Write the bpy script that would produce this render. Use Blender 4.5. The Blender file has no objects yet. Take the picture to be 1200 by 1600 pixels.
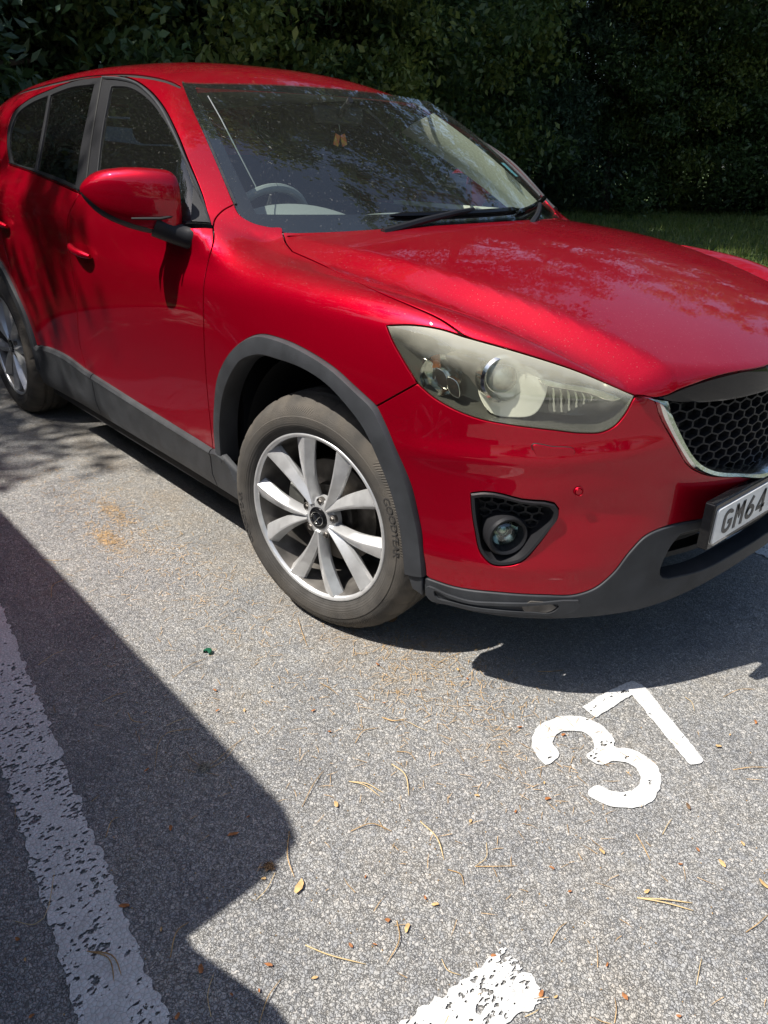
import bpy, bmesh, math, random
import numpy as np
from mathutils import Vector, Matrix, noise
from mathutils.geometry import delaunay_2d_cdt
R = math.radians
random.seed(7); rng = np.random.default_rng(7)
S = bpy.context.scene
C = S.collection

# ------------------------------------------------------------ camera, sky, sun, exposure
CP = np.array([1.5705, -2.0145, 1.3072]); YAW, PITCH, ROLL, FPX = R(138.066), R(25.512), R(1.0455), 1170.0
cf = np.array([math.cos(YAW)*math.cos(PITCH), math.sin(YAW)*math.cos(PITCH), -math.sin(PITCH)])
cr = np.cross(cf, [0, 0, 1]); cr /= np.linalg.norm(cr); cu = np.cross(cr, cf)
cr, cu = cr*math.cos(ROLL)+cu*math.sin(ROLL), -cr*math.sin(ROLL)+cu*math.cos(ROLL)
cam = bpy.data.objects.new('camera', bpy.data.cameras.new('camera')); C.objects.link(cam)
cam.matrix_world = Matrix(((cr[0], cu[0], -cf[0], CP[0]), (cr[1], cu[1], -cf[1], CP[1]), (cr[2], cu[2], -cf[2], CP[2]), (0, 0, 0, 1)))
cam.data.sensor_fit = 'VERTICAL'; cam.data.sensor_height = 36; cam.data.lens = 36*FPX/1600
cam.data.clip_start = .05; cam.data.clip_end = 500
S.camera = cam
SUN = np.array([-.19, -.50, .84]); SUN /= np.linalg.norm(SUN)
w = bpy.data.worlds.new('World'); S.world = w; w.use_nodes = True
nt = w.node_tree; sky = nt.nodes.new('ShaderNodeTexSky'); sky.sky_type = 'NISHITA'; sky.sun_disc = False
sky.sun_elevation = math.asin(SUN[2]); sky.sun_rotation = math.atan2(SUN[0], SUN[1])
sky.air_density = 1.0; sky.dust_density = 1.6; sky.ozone_density = 1.5
nt.links.new(sky.outputs[0], nt.nodes['Background'].inputs[0]); nt.nodes['Background'].inputs[1].default_value = .10
sun = bpy.data.objects.new('sun', bpy.data.lights.new('sun', 'SUN')); C.objects.link(sun)
sun.data.energy = 5.0; sun.data.angle = R(.53); sun.data.color = (1, .955, .88)
sun.rotation_euler = Vector(SUN).to_track_quat('Z', 'Y').to_euler()
S.view_settings.view_transform = 'Standard'; S.view_settings.look = 'None'; S.view_settings.gamma = 1
S.view_settings.exposure = .72
S.render.engine = 'CYCLES'

# ------------------------------------------------------------ materials
def mat(name, col, rough=.5, metal=0, spec=.5, coat=0, coatr=.03, trans=0, ior=1.45, bump=0, bscale=60, var=0, vscale=8, vcol=None, emit=None, alpha=1):
    m = bpy.data.materials.new(name); m.use_nodes = True
    n = m.node_tree.nodes; l = m.node_tree.links; b = n['Principled BSDF']
    b.inputs['Base Color'].default_value = (*col, 1); b.inputs['Roughness'].default_value = rough
    b.inputs['Metallic'].default_value = metal; b.inputs['Specular IOR Level'].default_value = spec
    b.inputs['Coat Weight'].default_value = coat; b.inputs['Coat Roughness'].default_value = coatr
    b.inputs['Transmission Weight'].default_value = trans; b.inputs['IOR'].default_value = ior
    b.inputs['Alpha'].default_value = alpha
    tc = n.new('ShaderNodeTexCoord')
    if bump:
        t = n.new('ShaderNodeTexNoise'); t.inputs['Scale'].default_value = bscale; t.inputs['Detail'].default_value = 4
        l.new(tc.outputs['Object'], t.inputs['Vector'])
        bp = n.new('ShaderNodeBump'); bp.inputs['Strength'].default_value = bump; bp.inputs['Distance'].default_value = .01
        l.new(t.outputs['Fac'], bp.inputs['Height']); l.new(bp.outputs[0], b.inputs['Normal'])
    if var:
        t = n.new('ShaderNodeTexNoise'); t.inputs['Scale'].default_value = vscale; t.inputs['Detail'].default_value = 6
        l.new(tc.outputs['Object'], t.inputs['Vector'])
        r = n.new('ShaderNodeValToRGB'); r.color_ramp.elements[0].position = .35; r.color_ramp.elements[1].position = .68
        c2 = vcol or tuple(min(1, c*(1+var)) for c in col)
        r.color_ramp.elements[0].color = (*[c*(1-var) for c in col], 1) if not vcol else (*col, 1)
        r.color_ramp.elements[1].color = (*c2, 1)
        l.new(t.outputs['Fac'], r.inputs[0]); l.new(r.outputs[0], b.inputs['Base Color'])
    return m
def nd(m, t, **k):
    x = m.node_tree.nodes.new(t)
    for a, v in k.items():
        if a.startswith('i_'): x.inputs[a[2:].replace('_', ' ')].default_value = v
        else: setattr(x, a, v)
    return x
def ramp(m, src, stops):
    r = nd(m, 'ShaderNodeValToRGB'); e = r.color_ramp.elements
    while len(e) < len(stops): e.new(.5)
    for q, (p, c) in zip(e, stops):
        q.position = p; q.color = (*c, 1) if len(c) == 3 else c
    m.node_tree.links.new(src, r.inputs[0]); return r.outputs[0]
def mix(m, f, a, b, mode='MIX'):
    x = nd(m, 'ShaderNodeMix', data_type='RGBA', blend_type=mode); L = m.node_tree.links
    for s, v in ((x.inputs[0], f), (x.inputs[6], a), (x.inputs[7], b)):
        if hasattr(v, 'is_linked'): L.new(v, s)
        else: s.default_value = v if isinstance(v, (int, float)) else (*v, 1)
    return x.outputs[2]
def mth(m, op, a, b=0.0):
    x = nd(m, 'ShaderNodeMath', operation=op); L = m.node_tree.links
    for s, v in ((x.inputs[0], a), (x.inputs[1], b)):
        if hasattr(v, 'is_linked'): L.new(v, s)
        else: s.default_value = v
    return x.outputs[0]

def make_paint(name, col, col2):
    m = mat(name, col, rough=.40, metal=.64, spec=.0, coat=1, coatr=.012)
    m.node_tree.nodes['Principled BSDF'].inputs['Coat IOR'].default_value = 1.45
    b = m.node_tree.nodes['Principled BSDF']; L = m.node_tree.links
    tc = nd(m, 'ShaderNodeTexCoord')
    v = nd(m, 'ShaderNodeTexVoronoi', i_Scale=900.0); L.new(tc.outputs['Object'], v.inputs['Vector'])
    base = mix(m, mth(m, 'MULTIPLY', v.outputs['Color'], .5), col, col2)
    # settled dust and specks: diffuse, pale
    n1 = nd(m, 'ShaderNodeTexNoise', i_Scale=230.0, i_Detail=2.0); L.new(tc.outputs['Object'], n1.inputs['Vector'])
    n2 = nd(m, 'ShaderNodeTexNoise', i_Scale=5.0, i_Detail=5.0); L.new(tc.outputs['Object'], n2.inputs['Vector'])
    v2 = nd(m, 'ShaderNodeTexVoronoi', i_Scale=42.0); L.new(tc.outputs['Object'], v2.inputs['Vector'])
    geo = nd(m, 'ShaderNodeNewGeometry'); sep = nd(m, 'ShaderNodeSeparateXYZ'); L.new(geo.outputs['Normal'], sep.inputs[0])
    up = ramp(m, sep.outputs[2], [(.55, (0, 0, 0)), (.95, (1, 1, 1))])
    sp = ramp(m, n1.outputs['Fac'], [(.66, (0, 0, 0)), (.74, (1, 1, 1))])
    big = ramp(m, v2.outputs['Distance'], [(.035, (1, 1, 1)), (.07, (0, 0, 0))])
    film = ramp(m, n2.outputs['Fac'], [(.35, (.0, .0, .0)), (.7, (.025, .025, .025))])
    upf = mth(m, 'ADD', mth(m, 'MULTIPLY', up, .7), .02)
    f = mth(m, 'ADD', mth(m, 'MULTIPLY', mth(m, 'ADD', mth(m, 'MULTIPLY', sp, .30), mth(m, 'MULTIPLY', big, .30)), upf), mth(m, 'MULTIPLY', film, up))
    col_out = mix(m, f, base, (.50, .42, .38)); L.new(col_out, b.inputs['Base Color'])
    L.new(mth(m, 'MULTIPLY', mth(m, 'SUBTRACT', 1.0, f), .64), b.inputs['Metallic'])
    L.new(mth(m, 'SUBTRACT', 1.0, mth(m, 'MULTIPLY', f, .8)), b.inputs['Coat Weight'])
    bp = nd(m, 'ShaderNodeBump', i_Strength=.02, i_Distance=.001); n3 = nd(m, 'ShaderNodeTexNoise', i_Scale=160.0)
    L.new(tc.outputs['Object'], n3.inputs['Vector']); L.new(n3.outputs['Fac'], bp.inputs['Height']); L.new(bp.outputs[0], b.inputs['Coat Normal'])
    return m
M = {}
M['red'] = make_paint('red_metallic_paint', (.32, .0001, .008), (.49, .0004, .026))
M['blue'] = make_paint('grey_paint', (.12, .13, .15), (.18, .19, .22))
M['clad'] = mat('grey_plastic_cladding', (.031, .033, .037), rough=.55, spec=.4, bump=.12, bscale=900, var=.25, vscale=12)
M['blackpl'] = mat('black_plastic', (.014, .014, .016), rough=.45, spec=.3, bump=.1, bscale=700)
M['gloss'] = mat('gloss_black_trim', (.006, .006, .007), rough=.06, spec=.4)
M['chrome'] = mat('satin_chrome', (.78, .78, .76), rough=.16, metal=1, bump=.08, bscale=90)
M['dark'] = mat('dark_underside', (.012, .012, .013), rough=.8)
M['seal'] = mat('rubber_seal', (.01, .01, .01), rough=.6)
M['alloy'] = mat('silver_alloy', (.60, .60, .60), rough=.34, metal=.6, var=.10, vscale=30, bump=.05, bscale=300)
M['alloyd'] = mat('rim_barrel_dusty', (.13, .12, .11), rough=.5, metal=.5, var=.4, vscale=14)
M['steel'] = mat('rough_steel', (.12, .11, .10), rough=.45, metal=.9, var=.4, vscale=20)
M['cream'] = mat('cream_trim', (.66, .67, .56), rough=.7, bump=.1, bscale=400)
M['dash'] = mat('dash_plastic', (.17, .185, .185), rough=.55, bump=.15, bscale=500)
M['seat'] = mat('black_seat_fabric', (.02, .02, .021), rough=.85)
M['lenshaze'] = mat('lens_projector', (.32, .33, .30), rough=.06, metal=.4, coat=1)
M['reflector'] = mat('reflector_chrome', (.80, .80, .76), rough=.14, metal=1)
M['lampgrey'] = mat('lamp_housing', (.13, .13, .12), rough=.22, metal=.5)
M['shroud'] = mat('satin_silver', (.86, .85, .79), rough=.28, metal=.35)
M['orange'] = mat('amber_bulb', (.8, .22, .04), rough=.3)
M['plate'] = mat('plate_white', (.74, .74, .72), rough=.35, coat=.3, var=.10, vscale=14)
M['ink'] = mat('plate_black', (.02, .02, .022), rough=.4)
M['flag'] = mat('red_card', (.55, .05, .02), rough=.6, var=.5, vscale=40, vcol=(.6, .35, .05))
M['sticker'] = mat('blue_sticker', (.20, .50, .60), rough=.5)

def make_glass(name, tint, haze=.0):
    # thin automotive glass: transparent with a fresnel mirror and a little dust
    m = bpy.data.materials.new(name); m.use_nodes = True; n = m.node_tree.nodes; L = m.node_tree.links
    n.remove(n['Principled BSDF']); out = n['Material Output']
    tr = nd(m, 'ShaderNodeBsdfTransparent'); tr.inputs[0].default_value = (*tint, 1)
    gl = nd(m, 'ShaderNodeBsdfGlossy'); gl.inputs['Roughness'].default_value = .012; gl.inputs[0].default_value = (1, 1, 1, 1)
    geo = nd(m, 'ShaderNodeNewGeometry'); dt_ = nd(m, 'ShaderNodeVectorMath', operation='DOT_PRODUCT'); L.new(geo.outputs['Normal'], dt_.inputs[0]); L.new(geo.outputs['Incoming'], dt_.inputs[1])
    om = mth(m, 'SUBTRACT', 1.0, mth(m, 'ABSOLUTE', dt_.outputs['Value'])); fr_ = mth(m, 'ADD', mth(m, 'MULTIPLY', mth(m, 'POWER', om, 5.0), .90), .10)
    mx = nd(m, 'ShaderNodeMixShader'); L.new(fr_, mx.inputs[0]); L.new(tr.outputs[0], mx.inputs[1]); L.new(gl.outputs[0], mx.inputs[2])
    df = nd(m, 'ShaderNodeBsdfDiffuse'); df.inputs[0].default_value = (.6, .6, .55, 1)
    tc = nd(m, 'ShaderNodeTexCoord'); a = nd(m, 'ShaderNodeTexNoise', i_Scale=170.0, i_Detail=2.0); L.new(tc.outputs['Object'], a.inputs['Vector'])
    c = nd(m, 'ShaderNodeTexVoronoi', i_Scale=38.0); L.new(tc.outputs['Object'], c.inputs['Vector'])
    s = ramp(m, a.outputs['Fac'], [(.68, (0, 0, 0)), (.78, (.22, .22, .22))])
    s2 = ramp(m, c.outputs['Distance'], [(.02, (.4, .4, .4)), (.06, (0, 0, 0))])
    f = mth(m, 'ADD', mth(m, 'ADD', s, s2), haze)
    m2 = nd(m, 'ShaderNodeMixShader'); L.new(f, m2.inputs[0]); L.new(mx.outputs[0], m2.inputs[1]); L.new(df.outputs[0], m2.inputs[2])
    L.new(m2.outputs[0], out.inputs[0]); return m
M['glass'] = make_glass('windscreen_glass', (.85, .91, .86), .012)
M['sideglass'] = make_glass('door_glass', (.60, .68, .62), .008)
M['privacy'] = make_glass('privacy_glass', (.03, .03, .035), .004)
def make_lampglass():
    m = make_glass('hazed_headlamp_lens', (.93, .94, .86), 0)
    n = m.node_tree.nodes; L = m.node_tree.links
    # oxidised upper half: more diffuse haze
    df = [x for x in n if x.type == 'BSDF_DIFFUSE'][0]; df.inputs[0].default_value = (.80, .77, .62, 1)
    m2 = [x for x in n if x.type == 'MIX_SHADER'][1]
    tc = nd(m, 'ShaderNodeTexCoord'); sp = nd(m, 'ShaderNodeSeparateXYZ'); L.new(tc.outputs['Object'], sp.inputs[0])
    nz = nd(m, 'ShaderNodeTexNoise', i_Scale=14.0, i_Detail=4.0); L.new(tc.outputs['Object'], nz.inputs['Vector'])
    # height above a line falling toward the nose
    h = mth(m, 'ADD', sp.outputs[2], mth(m, 'MULTIPLY', sp.outputs[0], .26))
    h = mth(m, 'ADD', h, mth(m, 'MULTIPLY', nz.outputs['Fac'], .05))
    f = ramp(m, mth(m, 'SUBTRACT', h, .55), [(.41, (.004, .004, .004)), (.475, (.03, .03, .03)), (.53, (.36, .36, .36))])
    L.new(f, m2.inputs[0]); return m
M['lampglass'] = make_lampglass()
def make_tyre():
    m = mat('tyre_rubber', (.052, .049, .046), rough=.80, spec=.25, bump=.3, bscale=400, var=.22, vscale=16)
    b = m.node_tree.nodes['Principled BSDF']; L = m.node_tree.links; bp0 = [x for x in m.node_tree.nodes if x.type == 'BUMP'][0]
    tc = nd(m, 'ShaderNodeTexCoord'); sp = nd(m, 'ShaderNodeSeparateXYZ'); L.new(tc.outputs['Object'], sp.inputs[0])
    ang = mth(m, 'ARCTAN2', sp.outputs[2], sp.outputs[0]); rad = mth(m, 'SQRT', mth(m, 'ADD', mth(m, 'MULTIPLY', sp.outputs[0], sp.outputs[0]), mth(m, 'MULTIPLY', sp.outputs[2], sp.outputs[2])))
    rib = mth(m, 'SINE', mth(m, 'ADD', mth(m, 'MULTIPLY', ang, 260.0), mth(m, 'MULTIPLY', rad, 500.0)))
    band_ = ramp(m, rad, [(.3165, (0, 0, 0)), (.319, (1, 1, 1)), (.332, (1, 1, 1)), (.334, (0, 0, 0))]); seg_ = mth(m, 'GREATER_THAN', mth(m, 'SINE', mth(m, 'MULTIPLY', ang, 4.0)), -.1)
    rg_ = mth(m, 'SINE', mth(m, 'MULTIPLY', rad, 900.0)); b2 = ramp(m, rad, [(.262, (0, 0, 0)), (.265, (1, 1, 1)), (.284, (1, 1, 1)), (.287, (0, 0, 0))])
    h_ = mth(m, 'ADD', mth(m, 'MULTIPLY', mth(m, 'MULTIPLY', rib, band_), seg_), mth(m, 'MULTIPLY', mth(m, 'MULTIPLY', rg_, b2), .5))
    bp = nd(m, 'ShaderNodeBump', i_Strength=.6, i_Distance=.0012); L.new(h_, bp.inputs['Height']); L.new(bp0.outputs[0], bp.inputs['Normal']); L.new(bp.outputs[0], b.inputs['Normal'])
    # brake dust and road dirt, browner toward the tread
    nz = nd(m, 'ShaderNodeTexNoise', i_Scale=11.0, i_Detail=6.0); L.new(tc.outputs['Object'], nz.inputs['Vector'])
    prev = b.inputs['Base Color'].links[0].from_socket
    f_ = mth(m, 'MULTIPLY', ramp(m, nz.outputs['Fac'], [(.35, (.1, .1, .1)), (.7, (.9, .9, .9))]), ramp(m, rad, [(.26, (0, 0, 0)), (.285, (.35, .35, .35)), (.35, (1, 1, 1))]))
    L.new(mix(m, f_, prev, (.125, .108, .088)), b.inputs['Base Color'])
    return m
M['tyre'] = make_tyre()
M['tyretext'] = mat('tyre_lettering', (.034, .032, .031), rough=.6)

# ------------------------------------------------------------ object helpers
def link(name, me, m=None, parent=None, loc=None):
    o = bpy.data.objects.new(name, me); C.objects.link(o)
    if m is not None and me is not None and len(me.materials) == 0: me.materials.append(M[m] if isinstance(m, str) else m)
    if parent: o.parent = parent
    if loc is not None: o.location = loc
    return o
def tag(o, label=None, cat=None, group=None, kind=None):
    if label: o['label'] = label
    if cat: o['category'] = cat
    if group: o['group'] = group
    if kind: o['kind'] = kind
    return o
def empty(name, loc=(0, 0, 0), rz=0, parent=None):
    o = bpy.data.objects.new(name, None); C.objects.link(o); o.location = loc; o.rotation_euler = (0, 0, rz); o.parent = parent
    return o
def pyd(name, v, f, m=None, parent=None, smooth=True, ang=35, loc=None):
    me = bpy.data.meshes.new(name); me.from_pydata([tuple(map(float, p)) for p in v], [], [tuple(map(int, q)) for q in f]); me.update()
    bm = bmesh.new(); bm.from_mesh(me); bmesh.ops.recalc_face_normals(bm, faces=bm.faces); bm.to_mesh(me); bm.free()
    if smooth:
        me.shade_smooth(); me.set_sharp_from_angle(angle=R(ang))
    return link(name, me, m, parent, loc)
class MB:
    def __init__(s): s.v = []; s.f = []
    def add(s, v, f):
        o = len(s.v); s.v += [tuple(p) for p in v]; s.f += [tuple(i+o for i in q) for q in f]; return s
    def box(s, c, d, rot=None):
        c = np.array(c); h = np.array(d)/2
        P = [np.array([a, b, e])*h for a in (-1, 1) for b in (-1, 1) for e in (-1, 1)]
        if rot is not None: P = [np.array(rot @ Vector(p)) for p in P]
        return s.add([c+p for p in P], [(0, 1, 3, 2), (4, 6, 7, 5), (0, 4, 5, 1), (2, 3, 7, 6), (0, 2, 6, 4), (1, 5, 7, 3)])
    def tube(s, pts, r, n=8, cap=True):
        pts = [Vector(p) for p in pts]; rr = r if hasattr(r, '__len__') else [r]*len(pts); rings = []; up = Vector((0, 0, 1))
        for i, p in enumerate(pts):
            t = (pts[min(i+1, len(pts)-1)]-pts[max(i-1, 0)]).normalized()
            a = t.cross(up)
            if a.length < .05: a = t.cross(Vector((1, 0, 0)))
            a.normalize(); b = t.cross(a)
            rings.append([p+(a*math.cos(q)+b*math.sin(q))*rr[i] for q in [2*math.pi*k/n for k in range(n)]])
        o = len(s.v)
        for g in rings: s.v += [tuple(p) for p in g]
        for i in range(len(pts)-1):
            for k in range(n): s.f.append((o+i*n+k, o+i*n+(k+1) % n, o+(i+1)*n+(k+1) % n, o+(i+1)*n+k))
        if cap: s.f.append(tuple(o+k for k in range(n))[::-1]); s.f.append(tuple(o+(len(pts)-1)*n+k for k in range(n)))
        return s
    def rings(s, rings, closed=True, cap0=False, cap1=False):
        n = len(rings[0]); o = len(s.v)
        for g in rings: s.v += [tuple(p) for p in g]
        for i in range(len(rings)-1):
            for k in range(n if closed else n-1): s.f.append((o+i*n+k, o+i*n+(k+1) % n, o+(i+1)*n+(k+1) % n, o+(i+1)*n+k))
        if cap0: s.f.append(tuple(o+k for k in range(n))[::-1])
        if cap1: s.f.append(tuple(o+(len(rings)-1)*n+k for k in range(n)))
        return s
    def build(s, name, m, parent=None, smooth=True, ang=35, loc=None): return pyd(name, s.v, s.f, m, parent, smooth, ang, loc)
def lathe(prof, n, axis='y'):
    rings = []
    for k in range(n):
        a = 2*math.pi*k/n
        rings.append([(r*math.cos(a), y, r*math.sin(a)) for r, y in prof])
    rings.append(rings[0]); mb = MB(); mb.rings(rings, closed=False)
    return mb
def bevel(o, w=.003, seg=2, ang=30):
    b = o.modifiers.new('bevel', 'BEVEL'); b.width = w; b.segments = seg; b.limit_method = 'ANGLE'; b.angle_limit = R(ang); b.harden_normals = False
    return o
def crom(P, n=8, closed=False):
    P = np.array(P, float)
    if len(P) < 3: return np.array([P[0]+(P[1]-P[0])*t for t in np.linspace(0, 1, n+1)])
    Q = np.vstack([2*P[0]-P[1], P, 2*P[-1]-P[-2]]) if not closed else np.vstack([P[-1], P, P[0], P[1]])
    out = []
    for i in range(1, len(Q)-2):
        a, b, c, d = Q[i-1:i+3]
        # centripetal-ish tangents limited by segment length
        L1 = np.linalg.norm(b-a)+1e-9; L2 = np.linalg.norm(c-b)+1e-9; L3 = np.linalg.norm(d-c)+1e-9
        m1 = ((b-a)/L1*L2+(c-b)/L2*L1)/(L1+L2)*L2; m2 = ((c-b)/L2*L3+(d-c)/L3*L2)/(L2+L3)*L2
        for t in np.linspace(0, 1, n, endpoint=False):
            out.append((2*t**3-3*t*t+1)*b+(t**3-2*t*t+t)*m1+(-2*t**3+3*t*t)*c+(t**3-t*t)*m2)
    if not closed: out.append(P[-1])
    return np.array(out)
def resample(P, step):
    P = np.array(P); d = np.r_[0, np.cumsum(np.linalg.norm(np.diff(P, axis=0), axis=1))]
    n = max(2, int(math.ceil(d[-1]/step))+1); t = np.linspace(0, d[-1], n)
    return np.stack([np.interp(t, d, P[:, i]) for i in range(P.shape[1])], 1)

# ------------------------------------------------------------ the car's body as one smooth solid (x forward, y left, z up, front axle at x = 0)
_pc = [(-3.62, 0), (-3.615, .3), (-3.57, .55), (-3.45, .73), (-3.2, .83), (-2.7, .893), (-2.2, .905), (-1.6, .905), (-1, .905), (-.45, .91), (0, .915), (.22, .897), (.42, .85), (.58, .77), (.70, .655), (.79, .50), (.85, .33), (.885, .16), (.895, 0)]
_pc = np.array(_pc); _full = np.vstack([_pc, (_pc[:-1]*[1, -1])[::-1]])
def _bs(P, n):
    out = []
    for i in range(1, len(P)-2):
        for t in np.linspace(0, 1, n, endpoint=False):
            out.append(((1-t)**3*P[i-1]+(3*t**3-6*t*t+4)*P[i]+(-3*t**3+3*t*t+3*t+1)*P[i+1]+t**3*P[i+2])/6)
    return np.array(out)
# closed outline: near half, nose, far half
_ring = _full[:-1]
PCV = _bs(np.vstack([_ring[-1:], _ring, _ring[:2]]), 40)
PCU = np.r_[0, np.cumsum(np.linalg.norm(np.diff(PCV, axis=0), axis=1))]
PCT = np.gradient(PCV, axis=0); PCT /= np.linalg.norm(PCT, axis=1)[:, None]
PCK = PCV[::8]; PCKU = PCU[::8]
def plan(x, y):
    u = np.empty(len(x))
    for i in range(0, len(x), 20000):
        d = (x[i:i+20000, None]-PCK[None, :, 0])**2+(y[i:i+20000, None]-PCK[None, :, 1])**2
        u[i:i+20000] = PCKU[d.argmin(1)]
    for _ in range(3):
        px = np.interp(u, PCU, PCV[:, 0]); py = np.interp(u, PCU, PCV[:, 1]); tx = np.interp(u, PCU, PCT[:, 0]); ty = np.interp(u, PCU, PCT[:, 1])
        u = u+((x-px)*tx+(y-py)*ty)*.9
    u = np.clip(u, PCU[0], PCU[-1])
    px = np.interp(u, PCU, PCV[:, 0]); py = np.interp(u, PCU, PCV[:, 1]); tx = np.interp(u, PCU, PCT[:, 0]); ty = np.interp(u, PCU, PCT[:, 1])
    return u, (x-px)*(-ty)+(y-py)*tx
_ux = np.array([plan(np.array([a]), np.array([b]))[0][0] for a, b in ((-3.62, 0), (-3.3, .79), (-2.7, .9), (-2.1, .905), (-1.5, .905), (-1, .905), (-.5, .91), (0, .915), (.3, .88), (.55, .79), (.70, .655), (.82, .42), (.895, 0))])
_rz = np.array([.16, .28, .38, .48, .58, .68, .78, .88, .98, 1.08, 1.18])
_DS = [-.07, -.045, -.038, -.036, -.030, -.018, -.008, -.002, -.001, -.016, -.045]   # doors
_DF = [-.05, -.012, -.010, -.006, -.003, 0, -.003, -.010, -.030, -.070, -.12]           # front wing
_DC = [-.03, .0, .004, .004, .004, .004, .0, -.012, -.036, -.08, -.15]                # front corner
_DN = [-.03, .004, .004, .0, .004, .006, .0, -.014, -.05, -.11, -.20]              # nose
_DR = [-.10, -.02, .0, .01, .01, 0, -.01, -.02, -.03, -.05, -.08]
DT = np.array([_DR, _DR, _DF, _DS, _DS, _DS, _DS, _DF, _DF, _DC, _DC, _DN, _DN]).T
DTP = np.pad(DT, 1, mode='reflect', reflect_type='odd')
def _b4(t): return ((1-t)**3/6, (3*t**3-6*t*t+4)/6, (-3*t**3+3*t*t+3*t+1)/6, t**3/6)
def delta(u, z):
    a = np.clip(np.interp(u, _ux, np.arange(len(_ux))), 0, len(_ux)-1-1e-6); b = np.clip(np.interp(z, _rz, np.arange(len(_rz))), 0, len(_rz)-1-1e-6)
    ia = a.astype(int); ib = b.astype(int); wa = _b4(a-ia); wb = _b4(b-ib); s = 0
    for i in range(4):
        for j in range(4): s = s+wb[i]*wa[j]*DTP[np.minimum(ib+i, DTP.shape[0]-1), np.minimum(ia+j, DTP.shape[1]-1)]
    return s
def sst(x, a, b):
    t = np.clip((x-a)/(b-a), 0, 1); return t*t*(3-2*t)
def cubint(x, X, Y):
    # smooth interpolation (natural-ish) by table of a Catmull-Rom curve
    return np.interp(x, *_cub(tuple(X), tuple(Y)))
_cc = {}
def _cub(X, Y):
    if (X, Y) not in _cc:
        g = np.linspace(X[0], X[-1], 1500); v = np.interp(g, X, Y); k = np.ones(91)/91
        for _ in range(2): v = np.convolve(np.pad(v, 45, mode='reflect', reflect_type='odd'), k, 'valid')
        _cc[(X, Y)] = (g, v)
    return _cc[(X, Y)]
def hoodz(x, y):
    ay = np.abs(y)
    zc = cubint(x, (-3.7, -2.6, -1.6, -.8, -.35, -.15, .15, .35, .5, .7, .8, .87, .94, 1.1), (1.24, 1.235, 1.20, 1.15, 1.127, 1.117, 1.086, 1.048, 1.012, .950, .912, .880, .835, .70))
    yc = cubint(x, (-3.7, -.3, 0, .4, .7, 1.1), (.66, .66, .62, .545, .47, .40))
    drop = cubint(x, (-3.7, -.5, -.3, .1, .4, .7, 1.1), (0, 0, .018, .036, .050, .050, .03))
    sp = lambda v, r: np.log1p(np.exp(np.clip(v/r, -30, 30)))*r
    s = (sp(ay-yc, .003)-sp(ay-yc-.080, .010))/.080
    t2 = np.log1p(np.exp(np.clip((ay-.72)/.03, -30, 30)))*.03
    return zc-.10*ay*ay-drop*s-.22*t2
def smax(a, b, k): h = np.maximum(k-np.abs(a-b), 0)/k; return np.maximum(a, b)+h*h*k*.25
def smin(a, b, k): return -smax(-a, -b, k)
def xw(z, y):
    t = (z-1.13)/.407
    return -.24-.775*t+.035*np.sin(np.clip(t, 0, 1)*np.pi)-(.475-.19*np.clip(t, -1, 1.3))*y*y
def roofz(x, y):
    zc = cubint(x, (-4.2, -3.5, -3.2, -2.8, -2.4, -2.0, -1.6, -1.3, -1.0, -.6, 0), (1.30, 1.52, 1.585, 1.635, 1.655, 1.66, 1.645, 1.607, 1.545, 1.44, 1.25))
    return zc-.055*(np.abs(y)/.55)**2.4
def yg(x, z):
    h = z-1.15
    return .872-.50*np.where(h > -.02, h, -.02+(h+.02)*.1)-.36*np.clip(h, 0, 1)**2-.022*sst(-x, 1.8, 2.8)-.10*sst(-x, 2.7, 3.6)
def F(P):
    x, y, z = P[:, 0], np.abs(P[:, 1]), P[:, 2]
    u, d = plan(x, y)
    fs = d-delta(u, z)
    ft = (z-hoodz(x, y))*.97
    k = .02+.065*sst(-x, -.80, -.45)
    fl = smax(fs, ft, k)
    g = (y-yg(x, z))*.88
    g = smax(g, (x-xw(z, y))*.46, .018)
    g = smax(g, (z-roofz(x, y))*.97, .085)
    g = smax(g, 1.05-z, .06)
    g = smax(g, (-(x+3.42)-(z-1.2)*.45)*.9, .08)
    kk = .012+.07*sst(y, .70, .84)
    return smin(fl, g, kk)
def grad(P, e=.0015):
    G = np.stack([F(P+d)-F(P-d) for d in np.eye(3)*e], 1); G /= np.linalg.norm(G, axis=1)[:, None]; return G
def solve(P0, D, a, b, n=24):
    # outermost crossing of F along P0 + t D, t from b (outside) to a (inside)
    N = len(P0); ts = np.linspace(b, a, 26); prev = np.full(N, b); hi = np.full(N, b); lo = np.full(N, a); done = np.zeros(N, bool)
    for t in ts[1:]:
        f = F(P0+D*t); hit = (f < 0) & ~done; hi[hit] = prev[hit]; lo[hit] = t; done |= hit; prev[~done] = t
        if done.all(): break
    for _ in range(n):
        m = (hi+lo)/2; f = F(P0+D*m[:, None]); s = f < 0; lo = np.where(s, m, lo); hi = np.where(s, hi, m)
    return P0+D*((hi+lo)/2)[:, None]
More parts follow.
